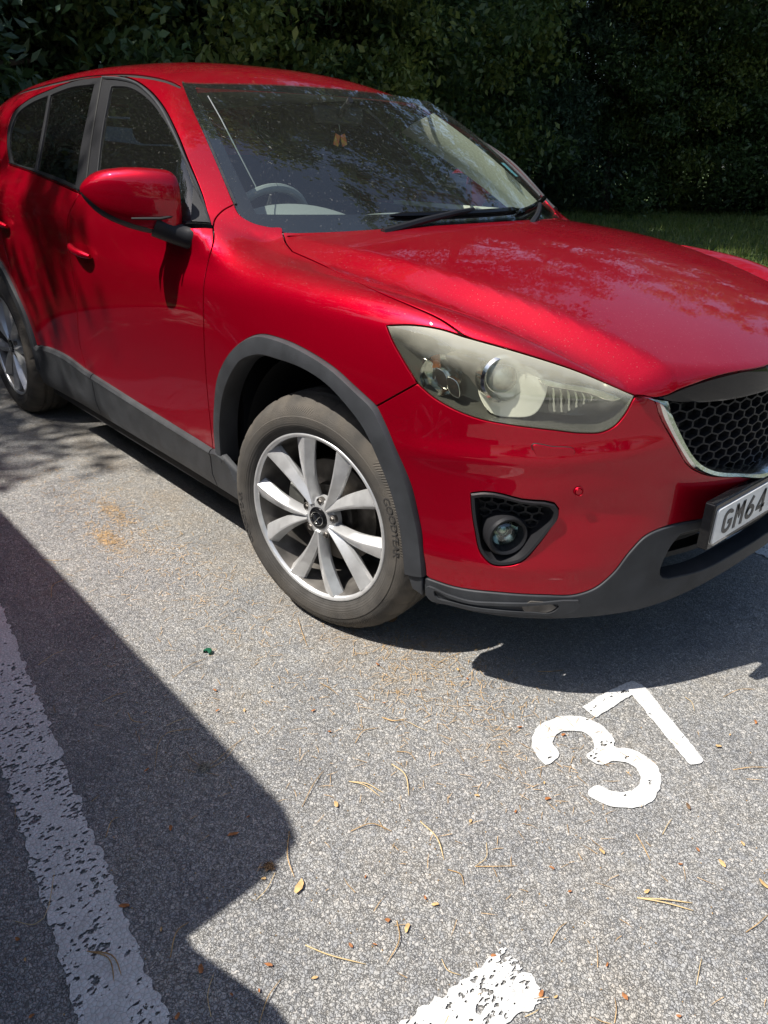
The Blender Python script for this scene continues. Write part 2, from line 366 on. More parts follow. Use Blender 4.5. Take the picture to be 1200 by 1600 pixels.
def px(pts, mirror=False):
    """pixels of the photograph -> points on the body surface"""
    p = np.array(pts, float); D = cf[None]+cr[None]*(p[:, :1]-600)/FPX-cu[None]*(p[:, 1:2]-800)/FPX; D /= np.linalg.norm(D, axis=1)[:, None]
    N = len(p); t = np.full(N, 1.2); done = np.zeros(N, bool); lo = np.full(N, 7.0); hi = np.full(N, 7.0); best = np.full(N, 9.0); bt = np.full(N, 3.0)
    for k in range(220):
        tk = 1.2+k*.03; f = F(CP+D*tk); hit = (f < 0) & ~done
        b = (f < best) & ~done; best[b] = f[b]; bt[b] = tk
        lo[hit] = tk; hi[hit] = tk-.03; done |= hit
        if done.all(): break
    for _ in range(20):
        m = (lo+hi)/2; f = F(CP+D*m[:, None]); s = f < 0; lo = np.where(s, m, lo); hi = np.where(s, hi, m)
    tt = np.where(done, (lo+hi)/2, bt)
    if not done.all(): print('px miss', p[~done].tolist(), best[~done].round(3).tolist())
    return CP+D*tt[:, None]
def sd(pts):      # (x, z) -> near side surface
    p = np.array(pts, float); P0 = np.stack([p[:, 0], np.zeros(len(p)), p[:, 1]], 1); return solve(P0, np.tile([0, -1., 0], (len(p), 1)), .3, 1.1)
def tp(pts):      # (x, y) -> top surface
    p = np.array(pts, float); P0 = np.stack([p[:, 0], p[:, 1], np.zeros(len(p))], 1); return solve(P0, np.tile([0, 0, 1.], (len(p), 1)), .6, 1.9)

# projection domains: 2-D <-> surface
AY, AZ = -.40, .55
class DomCyl:     # around a lengthwise axis inside the near side
    def to2(s, P): a = np.arctan2(P[:, 2]-AZ, -(P[:, 1]-AY)); return np.stack([P[:, 0], a*.5], 1)
    def to3(s, q):
        a = q[:, 1]/.5; P0 = np.stack([q[:, 0], np.full(len(q), AY), np.full(len(q), AZ)], 1)
        return solve(P0, np.stack([0*a, -np.cos(a), np.sin(a)], 1), .05, 1.35)
class DomU:       # along the plan outline, near side (negative y)
    def to2(s, P): u, d = plan(P[:, 0], -P[:, 1]); return np.stack([u, P[:, 2]], 1)
    def to3(s, q):
        u = q[:, 0]; x = np.interp(u, PCU, PCV[:, 0]); y = np.interp(u, PCU, PCV[:, 1]); tx = np.interp(u, PCU, PCT[:, 0]); ty = np.interp(u, PCU, PCT[:, 1])
        return solve(np.stack([x, -y, q[:, 1]], 1), np.stack([-ty, -tx, 0*u], 1), -.22, .06)
class DomTop:
    def to2(s, P): return P[:, :2]
    def to3(s, q): return tp(q)
CYL, DU, TOP = DomCyl(), DomU(), DomTop()

def inpoly(pts, poly):
    x, y = pts[:, 0], pts[:, 1]; r = np.zeros(len(pts), bool); n = len(poly)
    for i in range(n):
        x1, y1 = poly[i-1]; x2, y2 = poly[i]
        if y1 == y2: continue
        c = ((y1 > y) != (y2 > y)) & (x < (x2-x1)*(y-y1)/(y2-y1)+x1); r ^= c
    return r
def dseg(pts, poly):
    d = np.full(len(pts), 9.)
    for i in range(len(poly)):
        a = poly[i-1]; b = poly[i]; ab = b-a; L = ab@ab+1e-12; t = np.clip(((pts-a)@ab)/L, 0, 1)
        d = np.minimum(d, np.linalg.norm(pts-(a+t[:, None]*ab), axis=1))
    return d
def loop2(dom, curves, step):
    if isinstance(curves, np.ndarray): curves = [curves]
    P = np.vstack([np.array(c)[:-1] if np.linalg.norm(np.array(c)[-1]-np.array(curves[(i+1) % len(curves)])[0]) < 1e-3 else np.array(c) for i, c in enumerate(curves)])
    q = dom.to2(P); out = [q[0]]
    for a in q[1:]:
        if np.linalg.norm(a-out[-1]) > step*.3: out.append(a)
    if np.linalg.norm(out[0]-out[-1]) < step*.3: out.pop()
    return np.array(out)
def tess(outer, holes, step):
    loops = [outer]+holes; V = []; E = []
    for l in loops:
        o = len(V); V += [tuple(p) for p in l]; E += [(o+i, o+(i+1) % len(l)) for i in range(len(l))]
    nb = len(V); mn = outer.min(0); mx = outer.max(0)
    gx = np.arange(mn[0]+step*.5, mx[0], step); gy = np.arange(mn[1]+step*.5, mx[1], step*.87)
    G = np.array([(a+(j % 2)*step*.5, b) for j, b in enumerate(gy) for a in gx])
    ok = inpoly(G, outer)
    for h in holes: ok &= ~inpoly(G, h)
    G = G[ok]
    for l in loops:
        if len(G): G = G[dseg(G, l) > step*.45]
    V += [tuple(p) for p in G]
    r = delaunay_2d_cdt([Vector(v) for v in V], E, [], 0, 1e-7)
    v = np.array([tuple(p) for p in r[0]]); f = np.array([t for t in r[2] if len(t) == 3])
    c = v[f].mean(1); ok = inpoly(c, outer)
    for h in holes: ok &= ~inpoly(c, h)
    f = f[ok]
    a = v[f[:, 1]]-v[f[:, 0]]; b = v[f[:, 2]]-v[f[:, 0]]; ar = np.abs(a[:, 0]*b[:, 1]-a[:, 1]*b[:, 0]); f = f[ar > 1e-10]
    return v, f
def skin_panel(name, P, N, f, m, parent, gap=.002, rnd=.0015, depth=.014, label=None, mirror=False, both=False):
    """thin sheet with a rounded, folded edge. P, N: surface points and normals; f triangles"""
    P = P.copy(); used = np.unique(f); a = np.cross(P[f[:, 1]]-P[f[:, 0]], P[f[:, 2]]-P[f[:, 0]])
    fl = (a*N[f[:, 0]]).sum(1) < 0; f = f.copy(); f[fl] = f[fl][:, ::-1]
    cnt = {}
    for t in f:
        for i in range(3):
            e = (t[i], t[(i+1) % 3]); cnt[e] = 1
    be = [(i, j) for (i, j) in cnt if (j, i) not in cnt]
    mo = {}
    for i, j in be:
        d = P[j]-P[i]; L = np.linalg.norm(d)+1e-12
        for k in (i, j):
            mo[k] = mo.get(k, 0)+np.cross(d/L, N[k])
    bi = sorted(mo); mv = {k: mo[k]/(np.linalg.norm(mo[k])+1e-9) for k in bi}
    for k in bi: P[k] = P[k]-mv[k]*(gap+rnd)
    n0 = len(P); idx = {k: i for i, k in enumerate(bi)}; nb = len(bi)
    B = np.array([P[k] for k in bi]); MV = np.array([mv[k] for k in bi]); NB = np.array([N[k] for k in bi])
    R1 = B+MV*rnd*.7-NB*rnd*.3; R2 = B+MV*rnd-NB*rnd; R3 = R2-NB*depth
    V = np.vstack([P, R1, R2, R3]); NN = np.vstack([N, (MV+NB)/1.414, MV, MV])
    faces = [tuple(t) for t in f]
    for i, j in be:
        a, b = idx[i], idx[j]
        faces += [(j, i, n0+a, n0+b), (n0+b, n0+a, n0+nb+a, n0+nb+b), (n0+nb+b, n0+nb+a, n0+2*nb+a, n0+2*nb+b)]
    if mirror: V = V*[1, -1, 1]; NN = NN*[1, -1, 1]; faces = [t[::-1] for t in faces]
    # drop unused verts
    us = np.zeros(len(V), bool)
    for t in faces: us[list(t)] = True
    mp = np.cumsum(us)-1; V = V[us]; NN = NN[us]; faces = [tuple(int(mp[i]) for i in t) for t in faces]
    me = bpy.data.meshes.new(name); me.from_pydata(V.tolist(), [], faces); me.update(); me.shade_smooth()
    me.normals_split_custom_set_from_vertices(NN.tolist())
    o = link(name, me, m, parent)
    if label: o['label'] = label
    return o
def panel(name, dom, outer, holes=(), m='red', parent=None, step=.022, off=0, gap=.002, rnd=.0015, depth=.014, both=True, disp=None, label=None):
    q, f = tess(loop2(dom, outer, step*.5), [loop2(dom, h, step*.5) for h in holes], step)
    P = dom.to3(q); N = grad(P)
    if disp is not None:
        e = .002; P1 = P+N*disp(P)[:, None]
        # bend normals with the displacement
        T1 = np.cross(N, [0, 0, 1.]); T1 /= np.linalg.norm(T1, axis=1)[:, None]+1e-9; T2 = np.cross(N, T1)
        g1 = (disp(P+T1*e)-disp(P-T1*e))/(2*e); g2 = (disp(P+T2*e)-disp(P-T2*e))/(2*e)
        N = N-T1*g1[:, None]-T2*g2[:, None]; N /= np.linalg.norm(N, axis=1)[:, None]; P = P1
    if off: P = P+N*off
    r = [skin_panel(name, P, N, f, m, parent, gap, rnd, depth, label)]
    if both: r.append(skin_panel(name, P, N, f, m, parent, gap, rnd, depth, label, mirror=True))
    return r
def band(name, A, B, prof, m, parent, both=True, ang=40, caps=True, label=None, n=None, basis=None):
    """strip between surface curves A and B. prof: (across 0..1, lift)"""
    n = n or max(len(A), len(B))
    def rs(Q):
        Q = np.array(Q); d = np.r_[0, np.cumsum(np.linalg.norm(np.diff(Q, axis=0), axis=1))]; t = np.linspace(0, d[-1], n)
        return np.stack([np.interp(t, d, Q[:, i]) for i in range(3)], 1)
    A, B = rs(A), rs(B); N = grad((A+B)/2) if basis is None else basis
    rings = [A+(B-A)*t+N*h for t, h in prof]
    R_ = [[r[i] for r in rings] for i in range(n)]
    out = []
    for mi in ((0, 1) if both else (0,)):
        mb = MB(); rr = [[p*(np.array([1, -1, 1]) if mi else 1) for p in g] for g in R_]
        mb.rings(rr, closed=False)
        if caps:
            k = len(prof); mb.f.append(tuple(range(k))); mb.f.append(tuple(range((n-1)*k, n*k)))
        o = mb.build(name, m, parent, ang=ang)
        if label: o['label'] = label
        out.append(o)
    return out

# ------------------------------------------------------------ ground and sky-lit surroundings
# (real ground further down; the car comes first because its surface is needed for nothing else)
car = empty('parked_car'); tag(car, 'glossy red five door car with grey lower cladding and hazy headlamps', 'car')

# feature curves on the body, near side; every curve is shared by the panels that meet at it
X = lambda p, n=6: px(crom(p, n))
c_door_front = X([(333, 355), (334, 372), (326, 405), (319, 440), (318, 500), (320, 560), (325, 625), (333, 702)])
c_door_mid = X([(123, 302), (105, 345), (107, 385), (114, 430), (120, 480), (124, 535), (135, 578)])
c_sill_top_f = X([(135, 578), (220, 632), (333, 702)])
c_hood_seam = X([(457, 393), (500, 412), (550, 436), (600, 460), (645, 479), (690, 500), (724, 524)])
c_hood_notch = X([(442, 363), (446, 378), (457, 393)])
c_lamp_top_w = X([(604, 509), (640, 508), (690, 515), (724, 526)])
c_lamp_top_h = X([(724, 526), (816, 552), (908, 582), (960, 604), (992, 618)])
c_lamp_low_a = X([(604, 509), (612, 530), (626, 556), (652, 599)])
c_lamp_low_b = X([(652, 599), (675, 619), (705, 637), (745, 653), (800, 664), (864, 672), (915, 677), (938, 676), (960, 666), (976, 648), (992, 618)])
c_wing_bumper = X([(652, 599), (620, 617), (588, 635)])
c_hood_nose = X([(992, 618), (1015, 621), (1040, 619), (1062, 609), (1100, 595), (1150, 581), (1199, 571)])
c_chrome_out = X([(992, 619), (1022, 624), (1031, 648), (1047, 680), (1060, 703), (1076, 727), (1099, 740), (1150, 744), (1198, 742)])
c_low_red = X([(664, 902), (710, 917), (780, 926), (850, 930), (901, 929), (929, 919), (957, 896), (985, 861), (1008, 838), (1041, 823), (1100, 811)])
c_low_grille = X([(1062, 834), (1044, 858), (1034, 901), (1046, 902), (1090, 893), (1150, 872), (1198, 846)])
c_lip_low = X([(664, 934), (687, 948), (733, 960), (827, 966), (901, 964), (967, 956), (1030, 943)])
c_fog = X([(736, 771), (757, 769), (815, 781), (873, 797), (872, 808), (858, 828), (840, 851), (813, 877), (794, 882), (768, 880), (752, 864), (743, 830), (738, 800), (736, 771)], 4)
c_arch_out = X([(341, 703), (338, 665), (339, 633), (348, 576), (371, 541), (405, 523), (440, 530), (485, 551), (523, 576), (554, 604), (588, 635)])
c_arch_out2 = X([(588, 635), (605, 671), (624, 715), (643, 763), (652, 801), (660, 842), (665, 899)])
c_arch_in = X([(353, 724), (350, 690), (350, 652), (355, 617), (367, 585), (383, 563), (409, 555), (440, 562), (478, 576), (516, 601), (548, 636), (573, 671), (592, 712), (611, 760), (624, 807), (630, 848), (634, 893)])
c_pillar_seam = X([(333, 355), (335, 345), (347, 330), (366, 319)])
c_ws_low = X([(366, 319), (373, 333), (392, 346), (420, 354), (442, 358), (442, 363)])
c_ws_side = X([(366, 319), (350, 280), (333, 240), (317, 203), (299, 163), (284, 128)])
c_dlo = X([(332, 358), (328, 347), (317, 307), (293, 247), (273, 200), (253, 163), (233, 140), (213, 126), (187, 118), (160, 118), (127, 123), (77, 140), (40, 158), (21, 175), (13, 195), (10, 227), (14, 257)])
c_belt_f = X([(123, 302), (175, 319), (225, 337), (277, 354), (333, 355)])
c_belt_r = X([(14, 257), (50, 270), (90, 287), (123, 302)])
def mir(c): return np.array(c)*[1, -1, 1]
UC = plan(np.array([.895]), np.array([0.]))[0][0]
def nose(z): return DU.to3(np.array([[UC, z]]))[0]
def join(c, *p): return np.vstack([c]+[np.array(q)[None] for q in p])
def both_sides(path):    # near path that starts and ends on the centre line -> whole loop
    path = np.array(path); return [path, mir(path)[::-1]]
def arc(cx, cz, r, a0, a1, n=30): return sd([(cx+r*math.cos(R(a)), cz+r*math.sin(R(a))) for a in np.linspace(a0, a1, n)])

# hood
pc = c_hood_notch[0]
c_hood_rear = tp([(-.150+(pc[0]+.150)*(y/-pc[1])**2, -y) for y in np.linspace(0, -pc[1], 20)])
c_nt = c_hood_notch
hn = crom(np.vstack([c_hood_nose[::6], nose(.876)[None]]), 6)
panel('hood', TOP, both_sides(np.vstack([c_hood_rear, c_nt[1:], c_hood_seam[1:], c_lamp_top_h[1:], hn[1:]])), m='red', parent=car, step=.018, both=False)
# front wing
panel('front_wing', CYL, [c_pillar_seam, c_ws_low, c_nt, c_hood_seam, c_lamp_top_w[::-1], c_lamp_low_a, c_wing_bumper, c_arch_out[::-1], c_door_front[::-1]], parent=car, step=.018)
# doors
c_sill_r = X([(50, 538), (77, 543), (100, 553), (135, 578)])
panel('front_door', CYL, [c_belt_f, c_door_front, c_sill_top_f[::-1], c_door_mid[::-1]], parent=car, step=.025)
rd_top = c_belt_r[0]
c_rd_rear = np.vstack([rd_top[None], sd([(-2.44, 1.08), (-2.40, .92), (-2.34, .80), (-2.30, .665)]), arc(-2.7, .37, .495, 36, 8, 12)])
c_rd_sill = np.vstack([c_rd_rear[-1:], c_sill_r[2:]])
panel('rear_door', CYL, [c_belt_r, c_door_mid, c_rd_sill[::-1], c_rd_rear[::-1]], parent=car, step=.03)
# pillar, cant rail
zr = tp([(x, -.575) for x in np.linspace(-1.13, -3.25, 24)])
q_rear = CYL.to3(np.array([[-3.25, v] for v in np.linspace(CYL.to2(zr[-1:])[0, 1], CYL.to2(sd([(-3.25, 1.16)]))[0, 1], 12)]))
q_low = sd([(x, 1.16) for x in np.linspace(-3.25, -2.55, 12)])
panel('side_frame', CYL, [c_pillar_seam, c_ws_side, zr, q_rear[1:], q_low[1:], c_dlo[::-1]], parent=car, step=.024)
# rear quarter and tail
quarter = np.vstack([rd_top[None], q_low[::-1], DU.to3(np.array([[u, 1.15] for u in np.linspace(DU.to2(sd([(-3.25, 1.15)]))[0, 0], PCU[1]+.02, 14)]))[1:],
    DU.to3(np.array([[PCU[1]+.02, z] for z in np.linspace(1.1, .32, 8)])), DU.to3(np.array([[u, .32] for u in np.linspace(PCU[1]+.1, DU.to2(sd([(-3.2, .32)]))[0, 0], 14)])), arc(-2.7, .37, .495, 186, 36, 40), c_rd_rear[::-1][13:]])
panel('rear_quarter', DU, [quarter], parent=car, step=.04)
# roof
c_header = tp([(-1.015-.105*(y/.575)**2, -y) for y in np.linspace(0, .557, 16)])
rr = tp([(x, -.557) for x in np.linspace(-1.13, -3.30, 24)]); rb = tp([(-3.32, -y) for y in np.linspace(.557, 0, 10)])
panel('roof', TOP, both_sides(np.vstack([c_header, rr[1:], rb])), parent=car, step=.03, both=False)
band('roof_ditch_strip', tp([(x, -.560) for x in np.linspace(-1.10, -3.3, 40)]), tp([(x, -.572) for x in np.linspace(-1.10, -3.3, 40)]), [(-.4, -.012), (0, -.004), (1, -.004), (1.4, -.012)], 'seal', car)
# tailgate (upper part and glass)
class DomRear:
    def to2(s, P): return P[:, 1:]
    def to3(s, q): return solve(np.stack([np.full(len(q), -2.9), q[:, 0], q[:, 1]], 1), np.tile([-1., 0, 0], (len(q), 1)), 0, .95)
tg = [(0, 1.17), (-.62, 1.17), (-.66, 1.25), (-.58, 1.42), (-.5, 1.50), (0, 1.50)]
tgp = DomRear().to3(resample(np.array(tg), .05)); panel('tailgate_glass', DomRear(), both_sides(tgp), m='privacy', parent=car, step=.05, both=False, off=-.004)
M['tail'] = mat('tail_lamp_red', (.35, .005, .01), rough=.15, coat=1)
tlp = DU.to3(np.vstack([resample(np.array(q_), .03) for q_ in [[(.48, .93), (1.12, 1.02)], [(1.12, 1.02), (1.02, .86)], [(1.02, .86), (.52, .84)], [(.52, .84), (.48, .93)]]])); panel('tail_lamp', DU, [tlp], m='tail', parent=car, step=.03, off=.006, gap=0, rnd=.003)
# bumper
half = np.vstack([crom(np.vstack([nose(.592)[None], c_chrome_out[::-1][::6]]), 6), c_lamp_low_b[::-1][1:], c_wing_bumper[1:], c_arch_out2[1:], c_low_red[1:], [nose(.522)]])
def bump_disp(P):
    # ledge under the headlamp and the dished flank round the fog lamp
    x, y, z = P[:, 0], np.abs(P[:, 1]), P[:, 2]
    a = .007*np.exp(-((z-(.705-.10*(y-.6)))/.028)**2)*sst(y, .38, .55)*(1-sst(y, .82, .9))
    b = -.010*np.exp(-((z-.56)/.05)**2-((y-.60)/.13)**2)
    c = .006*np.exp(-((z-.42)/.03)**2)*sst(y, .5, .65)
    return a+b+c
panel('front_bumper', DU, both_sides(half), [c_fog, mir(c_fog)], parent=car, step=.018, both=False, disp=bump_disp)
# black lower skirt with the intake
lg_top = crom(np.vstack([nose(.485)[None], (nose(.485)+c_low_grille[0])[None]/2, c_low_grille[0][None]]), 8)
lg_low = np.vstack([c_low_grille[:14], crom(np.vstack([px([(1040, 903), (1060, 899), (1088, 892)]), DU.to3(np.array([[UC-.12, .372]])), nose(.378)[None]]), 6)[1:]])
l2 = DU.to2(px([(664, 902), (665, 936), (640, 893), (642, 930)]))
ub = np.linspace(l2[1][0], UC, 40); zb = .287+.0*ub-.012*sst(ub, l2[1][0], l2[1][0]+.12)+.058*sst(ub, UC-.50, UC-.02)
low = np.vstack([[nose(.520)], c_low_red[::-1][1:], DU.to3(np.stack([ub, zb], 1))])
cp = DU.to3(np.array([[l2[0][0]-.004, l2[0][1]], [l2[1][0]-.004, .288], [l2[2][0]+.012, .300], [l2[2][0]-.004, .345], [l2[2][0]-.004, l2[2][1]]])); cp = np.vstack([resample(cp[i:i+2], .02)[:-1] for i in range(4)]+[cp[4:]])
panel('arch_end_piece', DU, [cp], m='clad', parent=car, step=.02, off=.008, gap=0, rnd=.004, depth=.07)
panel('lower_skirt', DU, both_sides(low), [np.vstack(both_sides(np.vstack([lg_top, lg_low[1:]])))], m='clad', parent=car, step=.02, both=False, off=.004, gap=0, rnd=.004, depth=.05)
# headlamp lens
lamp = [c_lamp_top_w, c_lamp_top_h, c_lamp_low_b[::-1], c_lamp_low_a[::-1]]
panel('headlamp_lens', DU, lamp, m='lampglass', parent=car, step=.018, gap=.001, rnd=.003, depth=.006)
# window surround and side glass
def cl(p, n=6): return px(crom(p, n, closed=True))
g_front = [X([(150, 288), (153, 255), (160, 200), (173, 134)]), X([(173, 134), (200, 136), (227, 152), (250, 180), (273, 220), (290, 260), (301, 293), (298, 343)]), X([(298, 343), (277, 342), (225, 322), (150, 288)])]
g_rear = [X([(57, 264), (67, 210), (78, 148)]), X([(78, 148), (110, 136), (146, 131)]), X([(146, 131), (135, 180), (124, 235), (117, 288)]), X([(117, 288), (90, 276), (57, 264)])]
g_q = [X([(74, 149), (63, 210), (53, 262)]), X([(53, 262), (35, 258), (19, 252)]), X([(19, 252), (14, 225), (18, 195), (26, 178), (44, 163), (74, 149)])]
panel('window_surround', CYL, [c_dlo[::-1], c_belt_f[::-1], c_belt_r[::-1]], [np.vstack(g_front), np.vstack(g_rear), np.vstack(g_q)], m='blackpl', parent=car, step=.02, off=-.002, depth=.012)
for nm, g, mm in (('front_door_glass', g_front, 'sideglass'), ('rear_door_glass', g_rear, 'privacy'), ('quarter_glass', g_q, 'privacy')):
    panel(nm, CYL, g, m=mm, parent=car, step=.03, off=-.007, gap=-.004, rnd=.0005, depth=.002)
# windscreen
class DomW:
    def to2(s, P): return P[:, 1:]
    def to3(s, q): return np.stack([xw(q[:, 1], q[:, 0]), q[:, 0], q[:, 1]], 1)
W = DomW()
def pxw(pts):
    p_ = crom(pts, 5); D = cf[None]+cr[None]*(p_[:, :1]-600)/FPX-cu[None]*(p_[:, 1:2]-800)/FPX; lo_, hi_ = np.full(len(p_), 1.), np.full(len(p_), 5.)
    for _ in range(40):
        m_ = (lo_+hi_)/2; Q_ = CP+D*m_[:, None]; o_ = Q_[:, 0] > xw(Q_[:, 2], Q_[:, 1]); lo_ = np.where(o_, m_, lo_); hi_ = np.where(o_, hi_, m_)
    return CP+D*((lo_+hi_)/2)[:, None]
w_side = pxw([(285, 127), (299, 163), (317, 203), (333, 240), (350, 280), (367, 319)]); w_low = pxw([(367, 319), (374, 333), (392, 346), (420, 354)])
ws = np.vstack([[(0, 1.535)], [(-y, 1.535-.017*(y/.57)**2) for y in np.linspace(.1, .52, 6)], w_side[:, 1:], w_low[1:, 1:], [(-.64, 1.085), (-.4, 1.075), (0, 1.07)]])
ws3 = W.to3(ws); N0 = None
def wpanel(name, loops, m, off, parent=None, depth=.004, holes=()):
    q, f = tess(loop2(W, loops, .012), [loop2(W, h, .012) for h in holes], .035); P = W.to3(q); e = 1e-3
    dy = (W.to3(q+[e, 0])-W.to3(q-[e, 0])); dz = (W.to3(q+[0, e])-W.to3(q-[0, e])); N = np.cross(dy, dz); N /= np.linalg.norm(N, axis=1)[:, None]; N *= np.sign(N[:, :1])
    return skin_panel(name, P+N*off, N, f, m, parent or car, -.002, .0005, depth)
wg = wpanel('windscreen', both_sides(ws3), 'glass', -.002)
def shrink(q, s, t, b): return np.stack([q[:, 0]*s, np.clip(1.30+(q[:, 1]-1.30)*1.0, b, t)], 1)
wsi = W.to3(shrink(ws, .945, 1.510, 1.142))
wpanel('windscreen_black_border', both_sides(ws3), 'gloss', -.006, parent=wg, holes=[np.vstack(both_sides(wsi))], depth=.001)
# ------------------------------------------------------------ cladding, grille, lamps and trim
def at_y(x, y, Y):   # pixel -> point on the plane y = Y
    d = cf+cr*(x-600)/FPX-cu*(y-800)/FPX; return CP+d*(Y-CP[1])/d[1]
def at_x(x, y, Xv):
    d = cf+cr*(x-600)/FPX-cu*(y-800)/FPX; return CP+d*(Xv-CP[0])/d[0]
AO = np.vstack([c_arch_out, c_arch_out2[1:]])
PROF = [(-.03, -.006), (0, .006), (.08, .013), (.5, .016), (.92, .014), (1.0, .006), (1.02, -.05)]
band('wheel_arch_trim', AO, c_arch_in, PROF, 'clad', car, n=70)
RA, RB = arc(-2.70, .37, .495, -4, 186, 60), arc(-2.70, .37, .44, -6, 188, 60)
band('wheel_arch_trim', RA, RB, PROF, 'clad', car, n=60)
s_top = np.vstack([sd([(-2.20, .44)]), c_sill_r[1:], c_sill_top_f[1:], X([(333, 702), (341, 703), (354, 712)])[1:]])
s_top = s_top[np.argsort(s_top[:, 0])]
s_low = sd([(x, .235+.02*(x+2.2)/1.7) for x in np.linspace(-2.20, -.30, 40)])
seam_t = (c_sill_top_f[-1][0]+.0)
i0 = int(np.argmin(np.abs(s_top[:, 0]-seam_t)))
def cutx(c, a, b):
    b = min(b, c[-1, 0]); t = np.linspace(a, b, 24); return np.stack([t, np.interp(t, c[:, 0], c[:, 1]), np.interp(t, c[:, 0], c[:, 2])], 1)
for a_, b_ in ((-2.25, -1.555), (-1.549, seam_t-.003), (seam_t+.003, -.3)):
    band('sill_cladding', cutx(s_top, a_, b_), cutx(s_low, a_, b_), [(-.02, -.004), (0, .010), (.06, .018), (.14, .014), (.55, .018), (.88, .008), (1.0, -.02), (1.02, -.06)], 'clad', car)
# body-coloured details
wc = px(crom([(832, 695), (864, 698), (898, 704), (893, 717), (877, 729), (858, 730), (845, 721)], 5, True))
panel('washer_cover', DU, [wc], parent=car, step=.015, off=.0055, gap=0, rnd=.002, depth=.006)
wN_ = grad(wc); wo = wc+(wc-wc.mean(0))*.025+wN_*.0012
for s_ in (1, -1): MB().tube([tuple(p_*np.array([1, s_, 1])) for p_ in np.vstack([wo, wo[:1]])], .0016, 5, cap=False).build('washer_cover_gap', 'seal', car)
def ring(c, nrm, r, t, n=20):
    nrm = Vector(nrm).normalized(); a = nrm.orthogonal().normalized(); b = nrm.cross(a)
    return [np.array(c)+np.array(a*math.cos(q)+b*math.sin(q))*r+np.array(nrm)*t for q in np.linspace(0, 2*math.pi, n, endpoint=False)]
def both_mb(mb, name, m, parent, **k):
    o = mb.build(name, m, parent, **k); m2 = MB(); m2.v = [(a, -b, c) for a, b, c in mb.v]; m2.f = [f[::-1] for f in mb.f]; return o, m2.build(name, m, parent, **k)
p = px([(904, 768)]); n = grad(p)[0]
mb = MB().rings([ring(p[0], n, .0115, .001), ring(p[0], n, .0100, .003), ring(p[0], n, .0085, .0005), ring(p[0], n, .007, .0030), ring(p[0], n, .003, .0036)], cap1=True); both_mb(mb, 'parking_sensor', 'red', car)
# fog lamp recess
fc = c_fog[:-1]; fN = grad(fc); cen = fc.mean(0); fwd = np.array([.80, -.60, 0]); fwd /= np.linalg.norm(fwd)
rg = [fc+fN*.001, fc+fN*.006+(cen-fc)*.03, fc+fN*.005+(cen-fc)*.10, fc+(cen-fc)*.15-fwd*.012, fc+(cen-fc)*.30-fwd*.045]
both_mb(MB().rings(rg, cap1=True), 'fog_lamp_bezel', 'blackpl', car, ang=50)
flc = px([(794, 840)])[0]-fwd*.012
fax = np.array([.88, -.47, -.02]); fax /= np.linalg.norm(fax)
mb = MB().rings([ring(flc, fax, .052, -.05, 28), ring(flc, fax, .052, .004, 28), ring(flc, fax, .047, .010, 28), ring(flc, fax, .040, .006, 28), ring(flc, fax, .034, -.015, 28)])
fo = both_mb(mb, 'fog_lamp_housing', 'blackpl', car)
for i, f_ in enumerate(fo):
    g = MB().rings([ring(flc, fax, .035, -.014, 28), ring(flc, fax, .028, -.006, 28), ring(flc, fax, .014, .0, 28), ring(flc, fax, .004, .001, 28)], cap1=True)
    h = MB().rings([ring(flc, fax, .034, -.016, 28), ring(flc, fax, .022, -.034, 28), ring(flc, fax, .012, -.040, 28), ring(flc, fax, .012, -.022, 28), ring(flc, fax, .003, -.016, 28)], cap1=True)
    if i: g.v = [(a, -b, c) for a, b, c in g.v]; h.v = [(a, -b, c) for a, b, c in h.v]
    g.build('fog_lamp_lens', 'sideglass', f_); h.build('fog_lamp_reflector', 'reflector', f_)
# honeycomb behind the fog lamp
def hexgrid(dom, u0, u1, z0, z1, poly, cw, ch, name, m, off, depth, parent, t=.18):
    mb = MB(); j = 0; z = z0
    while z < z1:
        u = u0+(cw/2 if j % 2 else 0)
        while u < u1:
            c = np.array([[u, z]])
            if inpoly(c, poly)[0]:
                hx = [(u+cw*.5*a, z+ch*.667*b) for a, b in ((0, 1), (1, .5), (1, -.5), (0, -1), (-1, -.5), (-1, .5))]
                inn = [(u+(a-u)*(1-t), z+(b-z)*(1-t)) for a, b in hx]; inn2 = [(u+(a-u)*(1-t*1.7), z+(b-z)*(1-t*1.7)) for a, b in hx]
                P = dom.to3(np.array(hx+inn)); N = grad(P); A = P[:6]+N[:6]*off; B = P[6:]+N[6:]*off; P2 = dom.to3(np.array(inn2)); D = P2+grad(P2)*(off-depth)
                mb.rings([list(A), list(B), list(D)])
            u += cw
        z += ch; j += 1
    return mb
fpoly = DU.to2(fc+(cen-fc)*.12)
mb = hexgrid(DU, fpoly[:, 0].min(), fpoly[:, 0].max(), .525, .61, fpoly, .034, .018, '', '', -.030, .012, car)
both_mb(mb, 'fog_lamp_mesh', 'blackpl', car, smooth=False)
